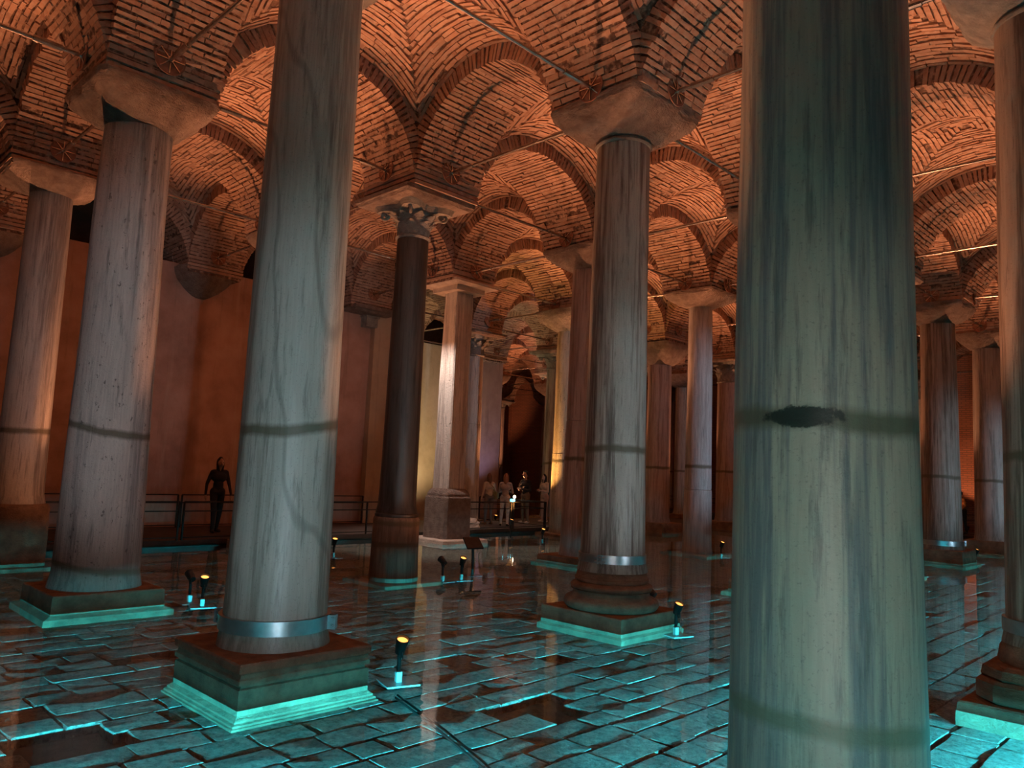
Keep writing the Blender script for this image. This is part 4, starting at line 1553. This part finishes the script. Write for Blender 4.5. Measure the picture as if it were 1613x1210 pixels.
def person(loc, rz, H, top, legs, hair, shoes, label, pose='stand', long_hair=True, sleeves=True, bag=None):
    """faces local -y.  One continuous body mesh, hair and bag as children"""
    k = H / 1.70
    t = empty('person', loc, rz)
    tag(t, label, 'person', 'visitors on the walkways')
    mb = MB()
    tags = []          # (point, slot) for colouring: 0 skin 1 top 2 legs 3 shoes

    def cap(a, b, r0, r1, slot):
        a = Vector(a) * k; b = Vector(b) * k
        capsule(mb, a, b, r0 * k, r1 * k)
        n = max(2, int((b - a).length / .04))
        for s in range(n + 1):
            tags.append((a.lerp(b, s / n), slot, r0 * k))

    hipx, shx = .085, .165
    # stance
    if pose == 'walk':
        kn = {-1: (-.09, -.10, .49), 1: (.09, .03, .48)}
        an = {-1: (-.09, -.10, .08), 1: (.10, .17, .09)}
    elif pose == 'lean':
        kn = {-1: (-.10, -.05, .48), 1: (.10, .0, .48)}
        an = {-1: (-.11, .03, .08), 1: (.11, .06, .08)}
    else:
        kn = {-1: (-.10, -.015, .48), 1: (.10, -.02, .48)}
        an = {-1: (-.11, .02, .08), 1: (.12, .01, .08)}
    chest = (0, -.02 if pose != 'lean' else -.10, 1.26)
    for s in (-1, 1):
        hip = (s * hipx, 0, .90)
        cap(hip, kn[s], .092, .062, 2)
        cap(kn[s], an[s], .060, .043, 2)
        toe = (an[s][0] + s * .02, an[s][1] - .15, .035)
        cap((an[s][0], an[s][1] + .03, .045), toe, .043, .034, 3)
    cap((-.06, 0, .93), (.06, 0, .93), .115, .115, 2)
    cap((0, 0, 1.0), (0, chest[1] * .5, 1.10), .115, .118, 1)
    cap((-.05, chest[1], 1.27), (.05, chest[1], 1.27), .125, .125, 1)
    cap((-shx + .03, chest[1], 1.385), (shx - .03, chest[1], 1.385), .062, .062, 1)
    cap((0, chest[1], 1.40), (0, chest[1] - .02, 1.50), .052, .050, 0)
    hc = (0, chest[1] - .035, 1.60)
    ellipsoid(mb, (hc[0] * k, hc[1] * k, hc[2] * k), (.075 * k, .092 * k, .112 * k))
    tags.append((Vector(hc) * k, 0, .1)); tags.append((Vector((0, hc[1], 1.66)) * k, 0, .1))
    # face
    capsule(mb, Vector((0, hc[1] - .085, 1.60)) * k, Vector((0, hc[1] - .108, 1.575)) * k, .012 * k, .016 * k, 8)
    capsule(mb, Vector((-.02, hc[1] - .086, 1.545)) * k, Vector((.02, hc[1] - .086, 1.545)) * k, .010 * k, .010 * k, 8)
    for s in (-1, 1):
        ellipsoid(mb, (s * .076 * k, (hc[1] + .01) * k, 1.595 * k), (.012 * k, .022 * k, .032 * k), 8, 6)
    # arms
    for s in (-1, 1):
        sh = (s * shx, chest[1], 1.38)
        if pose == 'hold' or (pose == 'raise' and s < 0):
            el = (s * .24, chest[1] - .04, 1.10)
            wr = (s * .07, chest[1] - .27, 1.13 if pose == 'hold' else 1.32)
            hd = Vector((-s * .6, -.7, .15))
        elif pose == 'lean':
            el = (s * .25, chest[1] - .06, 1.12)
            wr = (s * .22, chest[1] - .26, 1.0)
            hd = Vector((0, -.5, -.6))
        else:
            sw = -.12 * s if pose == 'walk' else 0
            el = (s * .235, chest[1] + .03 + sw * .5, 1.11)
            wr = (s * .25, chest[1] - .04 + sw, .875)
            hd = Vector((0, -.15, -1))
        cap(sh, el, .050, .040, 1)
        cap(el, wr, .038, .028, 1 if sleeves else 0)
        hd.normalize()
        w0 = Vector(wr)
        side = hd.cross(Vector((s, 0.2, 0))).normalized()
        side = side if side.length else Vector((0, 1, 0))
        pm = w0 + hd * .085
        cap(tuple(w0 + hd * .02), tuple(pm), .026, .030, 0)
        for q, ln in ((-.026, .062), (-.009, .075), (.009, .070), (.026, .055)):
            f0 = pm + side * q
            bend = Vector((-s, 0, 0)) * .35
            f1 = f0 + hd * ln * .55
            f2 = f1 + (hd + bend).normalized() * ln * .55
            cap(tuple(f0), tuple(f1), .0095, .009, 0)
            cap(tuple(f1), tuple(f2), .009, .008, 0)
        th = w0 + hd * .035 + side * .028
        cap(tuple(th), tuple(th + (hd + side * .9).normalized() * .055), .011, .009, 0)
    mats = [SKIN, top, legs, shoes]
    body = mb.build('body', mats, t)
    md = body.modifiers.new('join', 'REMESH')
    md.mode = 'VOXEL'
    md.voxel_size = .0125
    sm = body.modifiers.new('soft', 'SMOOTH')
    sm.iterations = 3
    dg = bpy.context.evaluated_depsgraph_get()
    ev = body.evaluated_get(dg)
    me = bpy.data.meshes.new_from_object(ev)
    body.modifiers.clear()
    body.data = me
    me.materials.clear()
    for q in mats:
        me.materials.append(q)
    n = len(me.polygons)
    cen = np.empty(n * 3, np.float32)
    me.polygons.foreach_get('center', cen)
    cen = cen.reshape(-1, 3)
    TP = np.array([tuple(q[0]) for q in tags]); TS = np.array([q[1] for q in tags]); TR = np.array([q[2] for q in tags])
    idx = np.empty(n, np.int32)
    for s0 in range(0, n, 4000):
        d = np.linalg.norm(cen[s0:s0 + 4000, None] - TP[None], axis=2) - TR[None]
        idx[s0:s0 + 4000] = TS[d.argmin(1)]
    me.polygons.foreach_set('material_index', idx)
    me.polygons.foreach_set('use_smooth', [True] * n)
    # eyes as dark inset dots on the head, hair
    e_ = MB()
    for s in (-1, 1):
        ellipsoid(e_, (s * .030 * k, (hc[1] - .082) * k, 1.612 * k), (.012 * k, .008 * k, .007 * k), 8, 6)
    e_.build('eyes', BLACK, t, smooth=True)
    hm = MB()
    rr = []
    for a in range(10):
        q = a / 9
        z = 1.735 - .16 * q if not long_hair else 1.735 - .36 * q
        rad = .088 * math.sin(min(1, q * 2.6 + .12) * math.pi / 2) * (1.0 if not long_hair else (1 - .15 * max(0, q - .5)))
        ring = []
        for b in range(20):
            an_ = 2 * math.pi * b / 20
            fr = max(0, -math.sin(an_))
            pull = 1 - (.62 * fr if q > .3 else .08 * fr)
            ring.append((rad * math.cos(an_) * k * (1.0 if q < .6 else .95), (hc[1] + .016 + (rad * 1.12) * math.sin(an_) * pull) * k, (z + .012 * math.sin(5 * an_)) * k))
        rr.append(ring)
    hm.rings(list(reversed(rr)))
    hm.build('hair', hair, t, smooth=True)
    if bag:
        bm_ = MB()
        bm_.rings([ring_sq(0, 0, .13 - .03 * (f - .5) ** 2 * 4 * .5, .86 * k + .24 * f, 3, 20) for f in (0, .2, .5, .8, 1)])
        b_ = bm_.build('shoulder_bag', bag, t, smooth='auto', loc=(-.24 * k, .02, 0))
        b_.scale = (.55, 1, 1)
        MB().tube([(-.22 * k, 0, 1.08 * k), (-.13 * k, -.10, 1.3 * k), (.02, -.08, 1.46 * k), (.06 * k, .08, 1.40 * k), (-.1 * k, .13, 1.25 * k), (-.22 * k, .06, 1.08 * k)], .012, 6).build('bag_strap', bag, t, smooth=True)
    return t


H_BR, H_BK, H_RD = C_('brown_hair', (.16, .07, .04)), C_('black_hair', (.012, .011, .012)), C_('auburn_hair', (.30, .12, .06))
person((-11.4, 14.3, .25), math.pi + YAW - .15, 1.66, C_('taupe_top', (.40, .33, .30)), C_('white_trousers', (.72, .68, .64)), H_RD, C_('dark_shoes', (.03, .03, .03)),
       'person in taupe top and white trousers seen from behind at the railing', 'hold')
person((-12.1, 14.25, .25), math.pi + YAW + .5, 1.64, C_('cream_jacket', (.66, .56, .44)), C_('grey_trousers', (.22, .2, .19)), H_BR, C_('tan_shoes', (.3, .2, .13)),
       'person in cream jacket with a shoulder bag raising a hand', 'raise', True, True, C_('olive_bag', (.33, .30, .15)))
person((-12.1, 16.0, .25), YAW - .7, 1.76, C_('black_jacket', (.025, .025, .03)), C_('khaki_trousers', (.20, .15, .11)), H_BK, C_('pale_shoes', (.70, .66, .62)),
       'person in black jacket and pale shoes holding something with both hands', 'hold', False)
person((-13.0, 18.6, .25), math.pi + YAW, 1.74, C_('teal_jacket', (.04, .13, .15)), C_('black_trousers', (.02, .02, .022)), H_BK, C_('dark_shoes', (.03, .03, .03)),
       'person in dark teal jacket standing far back on the walkway', 'stand', False)
person((-14.4, 20.6, .25), math.pi + YAW + .3, 1.80, C_('black_jacket', (.025, .025, .03)), C_('black_trousers', (.02, .02, .022)), H_BK, C_('dark_shoes', (.03, .03, .03)),
       'person in dark clothes behind the one in teal', 'stand', False)
person((-12.33, 17.25, .25), YAW - .9, 1.68, C_('beige_vest', (.60, .50, .40)), C_('pale_pink_trousers', (.52, .38, .33)), H_BK, C_('pale_shoes', (.70, .66, .62)),
       'person with long dark hair in beige top standing by the orange lit column', 'hold')
person((-11.9, 4.9, .25), YAW + .7, 1.78, C_('black_jacket', (.025, .025, .03)), C_('black_trousers', (.02, .02, .022)), H_BK, C_('dark_shoes', (.03, .03, .03)),
       'dark figure walking along the railing before the red plaster wall', 'walk', True)
person((-2.75, 32.4, .25), YAW - 1.2, 1.70, C_('orange_shirt', (.75, .38, .16)), C_('black_trousers', (.02, .02, .022)), H_BK, C_('dark_shoes', (.03, .03, .03)),
       'person in orange shirt and dark trousers by the brick wall', 'lean', False)
person((-10.95, 32.2, .25), YAW, 1.75, C_('black_jacket', (.025, .025, .03)), C_('black_trousers', (.02, .02, .022)), H_BK, C_('dark_shoes', (.03, .03, .03)),
       'person in dark clothes half hidden by the blue grey two-drum column', 'stand', False)
person((-15.2, 32.2, .25), YAW, 1.72, C_('red_top', (.70, .10, .07)), C_('black_trousers', (.02, .02, .022)), C_('red_cap', (.65, .09, .06)), C_('dark_shoes', (.03, .03, .03)),
       'person in red beside the short rosy column', 'stand', False)
